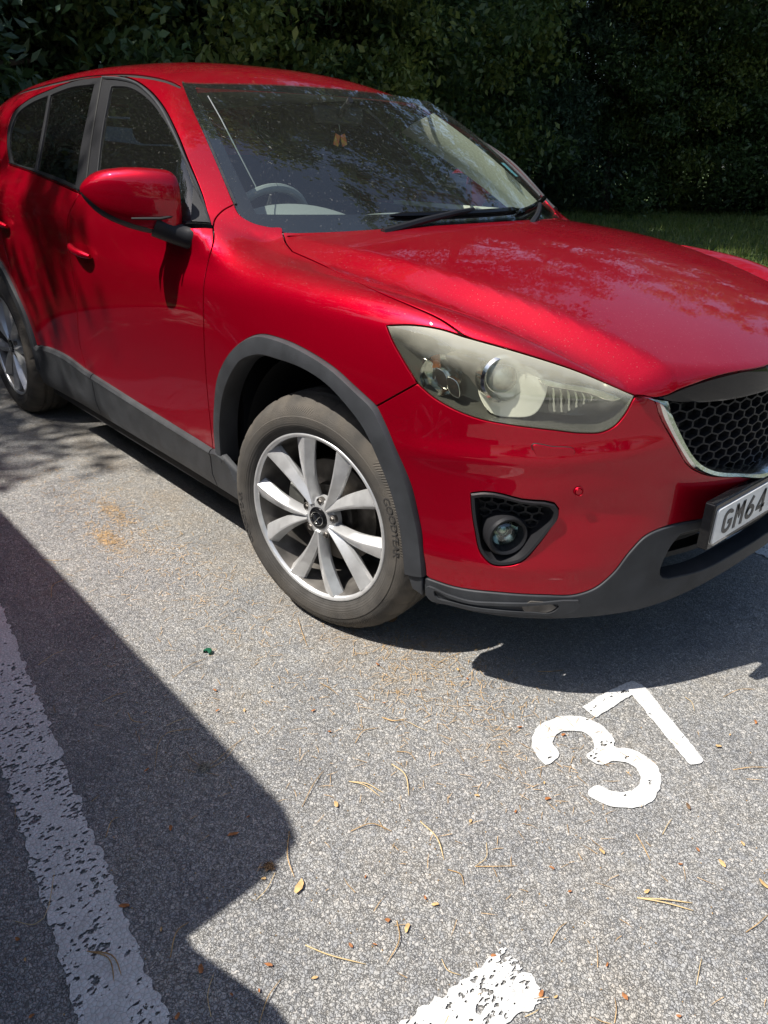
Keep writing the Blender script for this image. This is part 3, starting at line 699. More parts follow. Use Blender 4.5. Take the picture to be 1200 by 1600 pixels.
# grille: chrome frame, gloss bar, honeycomb
c_chrome_in = X([(1043, 627), (1050, 650), (1063, 678), (1074, 700), (1088, 719), (1107, 730), (1150, 736), (1198, 733)])
cco = crom(np.vstack([c_chrome_out[::6], nose(.592)[None]]), 6); cci = crom(np.vstack([c_chrome_in[::6], nose(.603)[None]]), 6)
def whole(c): return np.vstack([c, mir(c)[::-1][1:]])
band('grille_frame', whole(cco), whole(cci), [(-.25, -.02), (-.04, -.001), (.06, .010), (.3, .014), (.8, .010), (1, .002), (1.05, -.05)], 'chrome', car, both=False, n=120, ang=30)
c_bar_low = X([(1046, 628), (1083, 631), (1133, 628), (1167, 623), (1198, 615)])
cbl = crom(np.vstack([c_bar_low[::6], nose(.805)[None]]), 6)
hn2 = np.vstack([hn[12:], nose(.876)[None]]) if False else hn
hb = whole(hn); cb = whole(cbl)
band('grille_top_bar', hb, cb, [(-.10, -.03), (.02, -.012), (.10, -.008), (.85, -.014), (1, -.020), (1.03, -.06)], 'gloss', car, both=False, n=100)
gp = DU.to2(np.vstack([cbl, cci[::-1]])); gp = np.vstack([gp, [[UC+(UC-a), b] for a, b in gp[::-1]]])
mb = hexgrid(DU, gp[:, 0].min()-.02, gp[:, 0].max()+.02, .585, .84, gp, .047, .0235, '', '', -.040, .022, car, t=.13)
mb.build('grille_mesh', 'blackpl', car, smooth=False)
mb = hexgrid(DU, gp[:, 0].min()-.1, gp[:, 0].max()+.1, .54, .90, np.array([[-9, -9], [9, -9], [9, 9], [-9, 9.]]), .06, .03, '', '', -.075, .0, car, t=.9)
mb.build('grille_backing', 'dark', car)
# badge of the grille lies outside the photograph; the intake has two dark louvres
for z0 in (.400, .452):
    c1 = DU.to3(np.array([[u, z0] for u in np.linspace(UC-.50, UC+.50, 30)]))
    mb = MB().rings([[q+np.array([-.05, 0, .008]), q+np.array([-.035, 0, .010]), q+np.array([-.033, 0, -.003]), q+np.array([-.09, 0, -.003])] for q in c1]); mb.build('intake_louvre', 'blackpl', car)
# slot in the skirt corner with a clear marker strip
sr = px(crom([(668, 915), (700, 926), (733, 936), (775, 939), (817, 940), (906, 942), (890, 955), (840, 957), (780, 954), (735, 949), (705, 942), (671, 931)], 4, True)); rN = grad(sr); rc = sr.mean(0)
def toward(P, d):   # move contour inwards by d metres, mainly across the slot
    u = DU.to2(P); c = np.interp(u[:, 0], np.sort(u[:, 0]), u[np.argsort(u[:, 0]), 1]); return P
si = px(crom([(680, 921), (703, 931), (735, 940), (775, 943), (817, 944), (872, 945), (864, 952), (830, 953), (780, 950), (740, 945), (710, 938), (682, 928)], 4, True)); iN = grad(si)
both_mb(MB().rings([sr+rN*.004, sr+rN*.010, si+iN*.010, si+iN*.004, si-iN*.012], cap1=False), 'slot_frame', 'clad', car, ang=50)
both_mb(MB().rings([si+iN*.0045, si.mean(0)[None]+(si-si.mean(0))*.9+iN*.0045], cap1=True), 'slot_recess', 'gloss', car)
ms = px(crom([(815, 945), (868, 946), (861, 951), (818, 951)], 3, True)); mN = grad(ms)
both_mb(MB().rings([ms+mN*.004, ms+mN*.008], cap1=True), 'marker_strip', 'alloyd', car)
# number plate
pl = empty('number_plate', parent=car); x0 = .905
mb = MB(); a = np.array([[0, -.272, -.066], [0, .272, -.066], [0, .272, .066], [0, -.272, .066]])
def rrect(w_, h_, r, xx, n=4):
    o = []
    for cx_, cz_, a0 in ((w_/2-r, -h_/2+r, -90), (w_/2-r, h_/2-r, 0), (-w_/2+r, h_/2-r, 90), (-w_/2+r, -h_/2+r, 180)):
        for k in range(n+1): q = R(a0+90*k/n); o.append((xx, cx_+r*math.cos(q), cz_+r*math.sin(q)))
    return o
PB = at_x(1107, 850, x0); PT = at_x(1125, 793, x0); pz = (PB[2]+PT[2])/2; ph = PT[2]-PB[2]; py = PB[1]
print('plate', PB, PT, ph)
pc0 = (x0, py+.26, pz); pl.location = pc0
MB().rings([rrect(.546, ph+.030, .006, -.022), rrect(.546, ph+.030, .006, .000), rrect(.540, ph+.024, .006, .003)], cap0=True, cap1=True).build('plate_holder', 'gloss', pl)
MB().rings([rrect(.520, ph, .008, .003), rrect(.520, ph, .008, .006), rrect(.518, ph-.002, .008, .007)], cap0=True, cap1=True).build('plate_face', 'plate', pl)
# characters as bars in a 50 x 79 cell (stroke 14)
def seg(pts, wd): return (pts, wd)
def stroke_mesh(strokes, place, up, wd, thick=.0012):
    mb = MB()
    for st in strokes:
        P = np.array(st, float); n_ = len(P); L = []; Rr = []
        for i in range(n_):
            t0 = P[i]-P[i-1] if i else P[1]-P[0]; t1 = P[i+1]-P[i] if i < n_-1 else P[-1]-P[-2]
            t0 = t0/np.linalg.norm(t0); t1 = t1/np.linalg.norm(t1); n0 = np.array([-t0[1], t0[0]]); n1 = np.array([-t1[1], t1[0]]); nn = n0+n1; nn /= (nn@n0)+1e-9 if abs(nn@n0) > .2 else 1
            L.append(P[i]+nn*wd/2); Rr.append(P[i]-nn*wd/2)
        top = [place(q, thick) for q in L]+[place(q, thick) for q in Rr]; bot = [place(q, 0) for q in L]+[place(q, 0) for q in Rr]
        f = []
        for i in range(n_-1):
            f.append((i, i+1, n_+i+1, n_+i)); f.append((i, i+1, 2*n_+i+1, 2*n_+i)); f.append((n_+i, n_+i+1, 3*n_+i+1, 3*n_+i))
        f += [(0, n_, 3*n_, 2*n_), (n_-1, 2*n_-1, 4*n_-1, 3*n_-1)]
        mb.add(top+bot, f)
    return mb
def ell(cx, cy, rx, ry, a0, a1, n=10): return [(cx+rx*math.cos(R(a)), cy+ry*math.sin(R(a))) for a in np.linspace(a0, a1, n)]
GL = {'G': [[(40, 62)]+ell(25, 55, 18, 17, 30, 180, 8)+ell(25, 24, 18, 17, 180, 360, 8)+[(43, 36), (27, 36)]],
      'M': [[(7, 0), (7, 79)], [(43, 0), (43, 79)], [(7, 76), (25, 40), (43, 76)]],
      '6': [ell(25, 25, 18, 18, 0, 360, 16), [(7, 26), (12, 46), (32, 76)]],
      '4': [[(36, 0), (36, 79)], [(36, 76), (8, 24), (8, 20), (48, 20)]]}
sc_ = ph/111.0*1.0
yy = -.26+.036
for ch_ in 'GM64':
    o_ = yy; mb = stroke_mesh(GL[ch_], lambda q, h_: (.0071+h_, o_+q[0]*.001, (q[1]-39.5)*sc_), 1, 12.5)
    mb.build('plate_character', 'ink', pl, smooth=False); yy += .061
# headlamp insides
def sheet(name, pts, off, m, par=None, step=.012, depth=.01):
    return panel(name, DU, [px(crom(pts, 4, True))], m=m, parent=par or car, step=step, off=off, gap=0, rnd=.002, depth=depth)
lo = np.vstack([c_lamp_top_w, c_lamp_top_h[1:], c_lamp_low_b[::-1][1:], c_lamp_low_a[::-1][1:-1]]); lN = grad(lo); lc = lo.mean(0)
inw = np.array([-.55, .70, 0.])
bowl = [lo-lN*.004, lo-lN*.015, lo+(lc-lo)*.05+inw*.05, lo+(lc-lo)*.15+inw*.085]
lb = both_mb(MB().rings([list(r_) for r_ in bowl], cap1=True), 'headlamp_housing', 'lampgrey', car, ang=60)
sheet('lamp_shroud', [(745, 570), (775, 556), (815, 566), (845, 585), (858, 600), (853, 630), (838, 652), (800, 658), (762, 650), (744, 625), (740, 595)], -.034, 'shroud')
sheet('lamp_trim', [(700, 548), (730, 545), (757, 562), (752, 590), (742, 612), (720, 590), (690, 570), (683, 556)], -.045, 'alloyd')
sheet('lamp_blade', [(842, 594), (880, 600), (935, 609), (982, 622), (975, 628), (925, 617), (880, 609), (850, 602)], -.022, 'reflector', step=.01)
la = np.array([.86, -.50, .02]); la /= np.linalg.norm(la)
lp = px([(793, 596)])[0]
def dsk(prof, c, n=36, ax=la): return MB().rings([ring(c, ax, max(r_, 1e-4), t_, n) for r_, t_ in prof], cap1=True)
both_mb(dsk([(.056, -.055), (.054, -.022), (.048, -.016), (.044, -.030), (.037, -.040)], lp), 'projector_bezel', 'reflector', car)
both_mb(dsk([(.036, -.050), (.035, -.032), (.030, -.022), (.021, -.014), (.011, -.010), (.003, -.009)], lp), 'projector_lens', 'lenshaze', car)
ls = px([(690, 590)])[0]
both_mb(dsk([(.048, -.020), (.045, -.040), (.034, -.060), (.018, -.068), (.004, -.070)], ls, ax=np.array([.75, -.66, 0])), 'indicator_reflector', 'reflector', car)
both_mb(dsk([(.011, -.068), (.012, -.045), (.008, -.036), (.002, -.034)], px([(683, 580)])[0], 16, np.array([.75, -.66, 0])), 'indicator_bulb', 'orange', car)
for k in range(3):   # clear blocks of the side lamp
    q0 = (652+k*20, 560+k*15); sheet('indicator_optic', [(q0[0], q0[1]), (q0[0]+15, q0[1]+8), (q0[0]+18, q0[1]+36), (q0[0]+4, q0[1]+28)], -.028, 'reflector', step=.012, depth=.02)
for k in range(13):   # fluted inner reflector
    a0 = 862+k*6.2; b0 = 608+k*1.0; b1 = 657-abs(k-4)*1.5-k*1.2
    sheet('reflector_flute', [(a0, b0), (a0+3.6, b0+.6), (a0+4.4+k*.5, (b0+b1)/2), (a0+4.6, b1), (a0+1, b1-1), (a0-.5+k*.5, (b0+b1)/2)], -.036-.007*(k % 2), 'reflector' if k % 2 else 'lampgrey', step=.02, depth=.010)
# door handles
for s_ in (-1, 1):
    for xc, zc in ((-1.375, .966), (-2.33, 1.0)):
        P0 = sd([(xc, zc)])[0]
        h_ = empty('door_handle', parent=car); h_.location = (0, 0, 0)
        n_ = 17; cup = []
        for rr_, dd in ((1.0, .0012), (.93, -.004), (.75, -.016), (.45, -.024), (.1, -.026)):
            q = [(xc-.012+.062*rr_*math.cos(t), zc-.002+.040*rr_*math.sin(t)) for t in np.linspace(0, 2*math.pi, 24, endpoint=False)]
            P = sd(q); cup.append([(a, (b-(dd if rr_ > .99 else .0013)) * (1 if s_ < 0 else -1), c) for a, b, c in P])
        MB().rings(cup, cap1=True).build('handle_cup', M['red'], h_)
        pts = []; rad = []
        for t in np.linspace(0, 1, 12):
            xx_ = xc-.098+.185*t; zz_ = zc+.013-.026*t; P = sd([(xx_, zz_)])[0]; lift = .012+.018*math.sin(math.pi*min(1, max(0, t)))
            pts.append((P[0], (P[1]-lift)*(1 if s_ < 0 else -1), P[2])); rad.append(.0135*min(1, .55+2.2*min(t, 1-t)))
        MB().tube(pts, rad, 12).build('handle_grip', 'red', h_)
# mirrors
def mirror(s_):
    r_ = empty('door_mirror', parent=car)
    def sec(t, part):
        y = .882+.222*t; cx = -.668-.125*t**1.5; hx = .078*(1-.45*t**2.2); cz = 1.176+.022*t; hz = (.080*(1-t**3.6*.66)) ; out = []
        fall = math.sqrt(max(0, 1-max(0, (t-.80)/.2)**2)) if t > .8 else 1
        fin = math.sqrt(max(0, 1-max(0, (.12-t)/.12)**2))*.25+.75
        hx *= (.12+.88*fall)*fin; hz *= (.12+.88*fall)*fin
        for k in range(28):
            a = 2*math.pi*k/28; c_, s2 = math.cos(a), math.sin(a); e = .60
            xx_ = cx+hx*math.copysign(abs(c_)**e, c_)*(1.0 if c_ > 0 else .62); zz_ = cz+hz*math.copysign(abs(s2)**e, s2)+(-.024*abs(s2)**e if s2 < 0 else 0)*(1-t**2)
            out.append((xx_, s_*y, zz_))
        return out
    S_ = [sec(t, 0) for t in (0, .03, .07, .12, .25, .4, .55, .7, .8, .87, .93, .97, .99, 1)]
    # split at the lower fifth: body colour above, black below
    n_ = 28; idx_low = [k for k in range(n_) if math.sin(2*math.pi*k/n_) < -.72]
    full = MB().rings(S_, cap0=True, cap1=True)
    lowf, upf = [], []
    for f in full.f:
        ks = [v % n_ for v in f]
        if len(f) == 4 and all(k in idx_low for k in ks): lowf.append(f)
        else: upf.append(f)
    a = MB(); a.v = full.v; a.f = upf; a.build('mirror_cap', 'red', r_)
    b = MB(); b.v = [(x_, y_*1.0, z_-.0008) for x_, y_, z_ in full.v]; b.f = lowf; b.build('mirror_underside', 'blackpl', r_)
    # dark glass on the rearward face
    c = MB().rings([[(-.668-.125*t**1.5-.050*(1-.4*t*t), s_*(.90+.165*t), 1.172+.02*t+q*.055*(1-.45*t**3)) for q in (-1, 1)] for t in np.linspace(0, 1, 8)], closed=False); c.build('mirror_glass', 'chrome', r_)
    MB().tube([(-.585, s_*.845, 1.075), (-.60, s_*.872, 1.075), (-.632, s_*.905, 1.088), (-.655, s_*.945, 1.112)], [.040, .036, .034, .040], 14).build('mirror_arm', 'blackpl', r_)
    MB().tube([(-.60+.0, s_*(.884+.01), 1.137), (-.612, s_*.95, 1.128), (-.655, s_*1.02, 1.128)], [.004, .005, .003], 6).build('mirror_seam', 'seal', r_)
mirror(-1); mirror(1)
fm = [o for o in C.objects if o.name.startswith('door_mirror')][-1]      # the far mirror is folded back
fm.location = Vector((-.97, .885, 0))-Matrix.Rotation(R(46), 3, 'Z') @ Vector((-.63, .90, 0)); fm.rotation_euler = (0, 0, R(46))
# mirror triangle and belt strip
panel('mirror_triangle', CYL, [X([(302, 290), (308, 300), (322, 330), (329, 348)]), X([(329, 348), (312, 347), (298, 346)]), X([(298, 346), (300, 318), (302, 290)])], m='blackpl', parent=car, step=.02, off=.002, gap=0, depth=.01)
band('belt_strip', X([(126, 296), (175, 312), (225, 330), (277, 346), (331, 351)]), X([(124, 301), (175, 317), (225, 335), (277, 352), (332, 357)]), [(0, .0), (.15, .007), (.6, .009), (1, .001)], 'gloss', car, n=40)
band('belt_strip', X([(16, 254), (50, 266), (90, 282), (122, 295)]), X([(15, 257), (50, 270), (90, 287), (123, 301)]), [(0, .0), (.15, .007), (.6, .009), (1, .001)], 'gloss', car, n=40)
band('pillar_seam_strip', X([(158, 120), (150, 165), (141, 220), (133, 285)]), X([(160, 120), (152, 165), (143, 220), (135, 285)]), [(0, .0), (.5, .001), (1, .0)], 'seal', car, n=20)
band('window_edge_strip', X([(330, 350), (317, 308), (291, 247), (271, 201), (251, 164), (232, 142), (212, 128), (186, 121), (160, 120)]), X([(327, 350), (313, 309), (287, 249), (268, 204), (249, 169), (230, 147), (211, 132), (186, 125), (161, 123)]), [(0, 0), (.2, .005), (.8, .006), (1, .001)], 'clad', car, n=60)
band('windscreen_edge_strip', X([(366, 319), (350, 280), (333, 240), (317, 203), (299, 163), (284, 128)]), X([(371, 319), (354, 280), (337, 240), (320.5, 203), (302, 163), (288, 129)]), [(0, -.003), (.3, .003), (.8, .002), (1, -.003)], 'clad', car, n=40)
# cowl and wipers
cw0 = c_hood_rear+[[-.004, 0, -.012]]; cw1 = W.to3(np.stack([c_hood_rear[:, 1], np.full(len(c_hood_rear), 1.083)], 1))
cw1[:, 2] += .0; 
MB().rings([[(a[0]+.02, s2*a[1], a[2]-.035), (a[0]-.004, s2*a[1], a[2]-.006), (b[0]*.35+a[0]*.65, s2*a[1], a[2]-.012), (b[0]+.004, s2*a[1], b[2]+.004), (b[0]-.03, s2*a[1], b[2]-.02)] for a, b, s2 in [(a, b, 1) for a, b in zip(c_hood_rear[::-1], cw1[::-1])]+[(a, b, -1) for a, b in zip(c_hood_rear, cw1)][1:]], closed=False).build('cowl_panel', 'blackpl', car)
def wiper(pa, pb, pts_arm, name='wiper'):
    w_ = empty(name, parent=car)
    P = [W.to3(np.array([q]))[0]+np.array([.47, 0, .88])*.018 for q in np.linspace(pa, pb, 14)]
    MB().tube([p_+np.array([.47, 0, .88])*(-.008) for p_ in P], [.003]+[.0065]*12+[.003], 6).build('wiper_blade', 'blackpl', w_)
    MB().tube([p_+np.array([.47, 0, .88])*.004 for p_ in P], [.004]+[.010]*12+[.003], 8).build('wiper_spoiler', 'gloss', w_)
    MB().tube(pts_arm, [.014, .011, .009, .008], 8).build('wiper_arm', 'blackpl', w_)
def wp(y, z, h=.03): return W.to3(np.array([[y, z]]))[0]+np.array([.47, 0, .88])*h
wiper((-.36, 1.118), (.22, 1.122), [wp(-.44, 1.07, .03), wp(-.28, 1.095, .035), wp(-.14, 1.112, .036), wp(-.04, 1.124, .028)])
wiper((.18, 1.112), (.62, 1.145), [wp(.15, 1.07, .03), wp(.25, 1.09, .035), wp(.35, 1.11, .03), wp(.42, 1.125, .028)])
# dark inner structure so that no light passes through the shut lines
mb = MB()
mb.box((-1.45, 0, .30), (3.5, 1.44, .14)); mb.box((-1.35, 0, .26), (1.75, 1.66, .10)); mb.box((.02, 0, .60), (.95, 1.06, .62)); mb.box((.62, 0, .60), (.26, 1.05, .50))
mb.box((.50, 0, .44), (.22, 1.0, .20)); mb.box((-.52, 0, .70), (.10, 1.60, .62)); mb.box((-3.0, 0, .62), (.9, 1.20, .8)); mb.box((-1.55, -.79, .72), (1.9, .04, .72)); mb.box((-1.55, .79, .72), (1.9, .04, .72))
mb.build('inner_structure', 'dark', car, smooth=False)
for cx_ in (0, -2.70):
    mb = MB(); rr_ = .455
    mb.rings([[(cx_+rr_*math.cos(R(a)), -.815, .37+rr_*math.sin(R(a))), (cx_+rr_*math.cos(R(a)), -.52, .37+rr_*math.sin(R(a)))] for a in range(-14, 196, 7)], closed=False)
    o = len(mb.v); mb.v += [(cx_+rr_*math.cos(R(a)), -.52, .37+rr_*math.sin(R(a))) for a in range(-14, 196, 7)]+[(cx_, -.52, .2)]
    mb.f += [(o+i, o+i+1, len(mb.v)-1) for i in range(len(range(-14, 196, 7))-1)]
    both_mb(mb, 'wheel_arch_liner', 'dark', car)

# ------------------------------------------------------------ wheels
def make_wheel(loc, rz, spin):
    w_ = empty('wheel', loc, rz, car)
    prof = [(.249, .016), (.252, .004), (.262, -.006), (.275, -.012), (.277, -.0135), (.290, -.016), (.306, -.016), (.308, -.014), (.318, -.012), (.330, -.005), (.342, .006), (.351, .019), (.357, .034), (.3595, .044), (.3535, .048), (.3535, .056), (.361, .060), (.362, .084), (.354, .088), (.354, .098), (.362, .102), (.362, .120), (.354, .124), (.354, .134), (.361, .138), (.3585, .170), (.352, .190), (.335, .212), (.30, .225), (.25, .205)]
    n = 180; rings = []
    for k in range(n):
        a = 2*math.pi*k/n; g = []
        for i, (r_, y_) in enumerate(prof):
            rr_ = r_
            if 10 <= i <= 13 and k % 5 == 0: rr_ -= .0045
            if 16 <= i <= 25 and (k*2+i) % 7 == 0: rr_ -= .003
            if r_ > .25: 
                dz = rr_*math.sin(a); 
            z_ = rr_*math.sin(a)
            if z_ < -.353: y_ = y_-(.004 if y_ < .05 else -.004)
            g.append((rr_*math.cos(a), y_, max(z_, -.3565)))
        rings.append(g)
    rings.append(rings[0]); MB().rings(rings, closed=False).build('tyre', 'tyre', w_, ang=28)
    rim = w_; made = []
    lathe([(.257, .006), (.257, .0), (.2545, -.0030), (.2505, -.0030), (.246, .0005), (.243, .008), (.239, .022), (.232, .045), (.222, .075), (.214, .12), (.214, .20), (.25, .205)], 96).build('rim_barrel', 'alloyd', rim, ang=50)
    lathe([(.2575, .004), (.2575, -.0008), (.2550, -.0040), (.2500, -.0042), (.2450, -.0005), (.2425, .0070)], 96).build('rim_lip', 'alloy', rim, ang=50)
    def blade(c, sgn):
        sec = []
        for t in np.linspace(0, 1, 14):
            q0 = np.array([.045*math.cos(R(1.5)), .045*math.sin(R(1.5))]); q1 = np.array([.243*math.cos(R(18.5)), .243*math.sin(R(18.5))]); q_ = q0+(q1-q0)*t+np.array([.0, -.0085*math.sin(t*math.pi)])
            r_ = np.hypot(*q_); ang_ = R(c)+sgn*math.atan2(q_[1], q_[0]); wd = .0135+.020*t**1.25
            yc_ = .016-.010*math.sin(min(1, t*1.25)*math.pi*.55)+.002*t; 
            er = np.array([math.cos(ang_), 0, math.sin(ang_)]); et = np.array([-math.sin(ang_), 0, math.cos(ang_)])*sgn
            def Q(w2, y2): return er*r_+et*w2+np.array([0, y2, 0])
            sec.append([Q(-wd, yc_+.016), Q(-wd*.9, yc_+.006), Q(wd*.20, yc_-.009), Q(wd*.42, yc_-.0085), Q(wd, yc_+.012+.006*t), Q(wd*.95, yc_+.024), Q(wd*.3, yc_+.040-.008*t), Q(-wd*.6, yc_+.036-.008*t)])
        return MB().rings(sec, cap0=True, cap1=True)
    for k in range(5):
        for sgn in (-1, 1): blade(k*72, sgn).build('spoke', 'alloy', rim, ang=32)
    lathe([(.062, .045), (.060, .020), (.050, .013), (.034, .012), (.0335, .016), (.0005, .016)], 48).build('hub', 'alloy', rim)
    lathe([(.0325, .016), (.0325, .0085), (.030, .0070), (.0005, .0065)], 40).build('hub_cap', 'gloss', rim)
    eb = MB()
    ov = [(.023*math.cos(a), .0055, .0205*math.sin(a)) for a in np.linspace(0, 2*math.pi, 36)]; eb.tube(ov, .0013, 6, cap=False)
    wing = [[(-.021, .0055, .006), (-.012, .005, .008), (-.004, .005, .001), (0, .005, -.004), (.004, .005, .001), (.012, .005, .008), (.021, .0055, .006)], [(-.013, .0055, -.016), (-.007, .005, -.009), (0, .005, -.004), (.007, .005, -.009), (.013, .0055, -.016)]]
    for q in wing: eb.tube(q, .0014, 6)
    e_ = eb.build('hub_emblem', 'chrome', w_); e_.rotation_euler = (0, R(-6), 0)
    for k in range(5):
        a = R(36+72*k); c = np.array([.052*math.cos(a), 0, .052*math.sin(a)])
        MB().rings([ring(c, (0, -1, 0), .0135, -.026, 12), ring(c, (0, -1, 0), .0135, -.0135, 12), ring(c, (0, -1, 0), .0115, -.012, 12), ring(c, (0, -1, 0), .0105, -.022, 12)]).build('nut_well', 'alloyd', rim)
        MB().rings([ring(c, (0, -1, 0), .009, -.032, 6), ring(c, (0, -1, 0), .009, -.013, 6), ring(c, (0, -1, 0), .006, -.010, 6)], cap1=True).build('wheel_nut', 'steel', rim)
    lathe([(.158, .105), (.158, .083), (.090, .083), (.088, .060), (.0, .060)], 72).build('brake_disc', 'steel', w_)
    cb_ = MB(); cb_.rings([[(r_*math.cos(a), y_, r_*math.sin(a)) for r_, y_ in ((.105, .060), (.165, .058), (.175, .075), (.175, .13), (.105, .13))] for a in np.linspace(R(150), R(205), 8)], cap0=True, cap1=True); cb_.build('brake_caliper', 'lampgrey', w_)
    MB().box((0, .17, 0), (.06, .1, .06)).build('hub_carrier', 'dark', w_)
    # valve, balance weight
    MB().tube([(.222*math.cos(.9), .03, .222*math.sin(.9)), (.200*math.cos(.9), .02, .200*math.sin(.9))], .003, 6).build('valve', 'chrome', rim)
    for o in [x for x in C.objects if x.parent == w_ and x.name.split('.')[0] in ('spoke', 'nut_well', 'wheel_nut', 'valve')]: o.data.transform(Matrix.Rotation(spin, 4, 'Y'))
    return w_
def tyre_text(w_, txt, a_mid, h, rad, outward=True):
    cu_ = bpy.data.curves.new('tyre_lettering', 'FONT'); cu_.body = txt; cu_.size = 1; cu_.align_x = 'CENTER'
    to = bpy.data.objects.new('t', cu_); C.objects.link(to); dg = bpy.context.evaluated_depsgraph_get(); dg.update(); me = bpy.data.meshes.new_from_object(to.evaluated_get(dg)); bpy.data.objects.remove(to)
    bm = bmesh.new(); bm.from_mesh(me); bmesh.ops.subdivide_edges(bm, edges=[e for e in bm.edges if e.calc_length() > .15], cuts=2)
    r_ = bmesh.ops.extrude_face_region(bm, geom=bm.faces[:]); tv = [g for g in r_['geom'] if isinstance(g, bmesh.types.BMVert)]
    ts = set(tv)
    for v in bm.verts:
        # text seen from -y side: x to the right is +x
        rr_ = rad+v.co.y*h; ang_ = a_mid-v.co.x*h/rad*1.15
        # side wall profile at that radius
        yy_ = np.interp(rr_, [.277, .290, .308, .318, .330, .342], [-.0135, -.016, -.014, -.012, -.005, .006])
        v.co = (rr_*math.cos(ang_), yy_-(.0022 if v in ts else -.002), rr_*math.sin(ang_))
    bm.to_mesh(me); bm.free(); me.materials.clear(); o = link('tyre_lettering', me, 'tyretext', w_); return o
ST = .172
fw = make_wheel((0, -.868, .3565), ST, R(-48)); tyre_text(fw, 'GOODYEAR', R(14), .026, .296); tyre_text(fw, 'GOODYEAR', R(195), .026, .296)
make_wheel((-2.70, -.868, .3565), 0, R(10))
for cx_, st_ in ((0, ST), (-2.7, 0)):
    w2 = make_wheel((cx_, .868, .3565), st_+math.pi, R(20))

# ------------------------------------------------------------ cabin
def soft(name, c, d, m, par, rot=(0, 0, 0), w_=.05):
    o = MB().box((0, 0, 0), d).build(name, m, par, smooth=True); o.location = c; o.rotation_euler = [R(a) for a in rot]; bevel(o, w_, 4); return o
for s_ in (-1, 1):
    st_ = car
    soft('seat_cushion', (-1.30, s_*.37, .72), (.52, .50, .18), 'seat', st_); soft('backrest', (-1.60, s_*.37, 1.02), (.16, .50, .62), 'seat', st_, (0, -14, 0), .07)
    soft('headrest', (-1.70, s_*.37, 1.42), (.10, .26, .18), 'seat', st_, (0, -10, 0), .045)
soft('rear_seat', (-2.45, 0, .95), (.18, 1.3, .70), 'seat', car, (0, -18, 0), .07)
soft('cabin_floor', (-1.6, 0, .42), (2.6, 1.5, .06), 'dark', car, w_=.01)
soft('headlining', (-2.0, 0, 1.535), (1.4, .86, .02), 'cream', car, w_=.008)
# dashboard: swept section
prof = [(-.30, .96), (-.26, 1.062), (-.36, 1.075), (-.55, 1.072), (-.72, 1.065), (-.80, 1.045), (-.83, .99), (-.80, .90), (-.78, .70)]
dsh = MB().rings([[(x_+(-.16*(y_/.75)**2), y_, z_+.006*math.cos(y_*3)) for x_, z_ in prof] for y_ in np.linspace(-.77, .77, 30)], closed=False).build('dashboard', 'dash', car, ang=40)
bn = []
for t in np.linspace(0, 1, 12):
    x_ = -.52-.30*t; hh = .022+.060*math.sin(t*math.pi*.55); bn.append([(x_, -.37+.205*math.cos(a)*(1-.06*t), 1.062+max(0, math.sin(a))**.6*hh) for a in np.linspace(0, math.pi, 22)])
MB().rings(bn, closed=False).build('instrument_hood', 'dash', car)
bn = [[(-.50-.28*t, .08+.20*math.cos(a), 1.066+max(0, math.sin(a))**.5*(.008+.028*math.sin(t*math.pi*.55))) for a in np.linspace(0, math.pi, 18)] for t in np.linspace(0, 1, 8)]
MB().rings(bn, closed=False).build('centre_display_hood', 'dash', car)
sw = empty('steering_wheel', (-.96, -.37, 1.03), parent=car); sw.rotation_euler = (0, R(-62), 0)
MB().tube([(.185*math.cos(a), .185*math.sin(a), 0) for a in np.linspace(0, 2*math.pi, 49)], .016, 10, cap=False).build('steering_rim', 'dash', sw)
MB().rings([ring((0, 0, 0), (0, 0, 1), .075, -.03, 20), ring((0, 0, 0), (0, 0, 1), .075, .01, 20), ring((0, 0, 0), (0, 0, 1), .05, .025, 20)], cap0=True, cap1=True).build('steering_hub', 'seat', sw)
for a in (0, 180, 270): MB().tube([(.06*math.cos(R(a)), .06*math.sin(R(a)), 0), (.18*math.cos(R(a)), .18*math.sin(R(a)), 0)], [.02, .014], 8).build('steering_spoke', 'seat', sw)
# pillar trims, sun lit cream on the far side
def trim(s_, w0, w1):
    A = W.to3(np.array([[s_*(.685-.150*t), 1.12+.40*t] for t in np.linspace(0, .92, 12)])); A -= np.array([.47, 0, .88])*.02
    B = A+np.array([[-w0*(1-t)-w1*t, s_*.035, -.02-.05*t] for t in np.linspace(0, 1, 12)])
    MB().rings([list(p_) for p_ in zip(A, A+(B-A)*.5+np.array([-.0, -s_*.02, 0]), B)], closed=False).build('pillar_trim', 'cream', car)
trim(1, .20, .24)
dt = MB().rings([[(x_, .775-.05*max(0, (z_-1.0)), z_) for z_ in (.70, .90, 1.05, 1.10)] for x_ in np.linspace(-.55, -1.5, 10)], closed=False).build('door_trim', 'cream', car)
MB().tube([at_y(325, 150, -.60), at_y(345, 185, -.60), at_y(372, 238, -.59), at_y(400, 292, -.57)], [.0022]*4, 6).build('seat_belt', 'dash', car)
rm = empty('rear_view_mirror', parent=car)
o = MB().box((0, 0, 0), (.03, .24, .065)).build('mirror_body', 'seal', rm); o.location = (-.98, 0, 1.44); bevel(o, .014, 3)
MB().tube([(-.97, 0, 1.44), (-.90, 0, 1.49)], .012, 8).build('mirror_stem', 'seal', rm)
for k, dy in ((0, -.017), (1, .017)):
    c = Vector((-.965, dy, 1.355)); o = MB().box((0, 0, 0), (.003, .026, .040)).build('hanging_card', 'flag', car, smooth=False); o.location = c; o.rotation_euler = (R(18 if k else -18), 0, R(8))
MB().tube([(-.975, 0, 1.42), (-.965, 0, 1.385)], .001, 4).build('hanging_cord', 'cream', car)
sk = W.to3(np.array([(.615, 1.24), (.66, 1.24), (.645, 1.29), (.60, 1.29)]))-np.array([.47, 0, .88])*.006
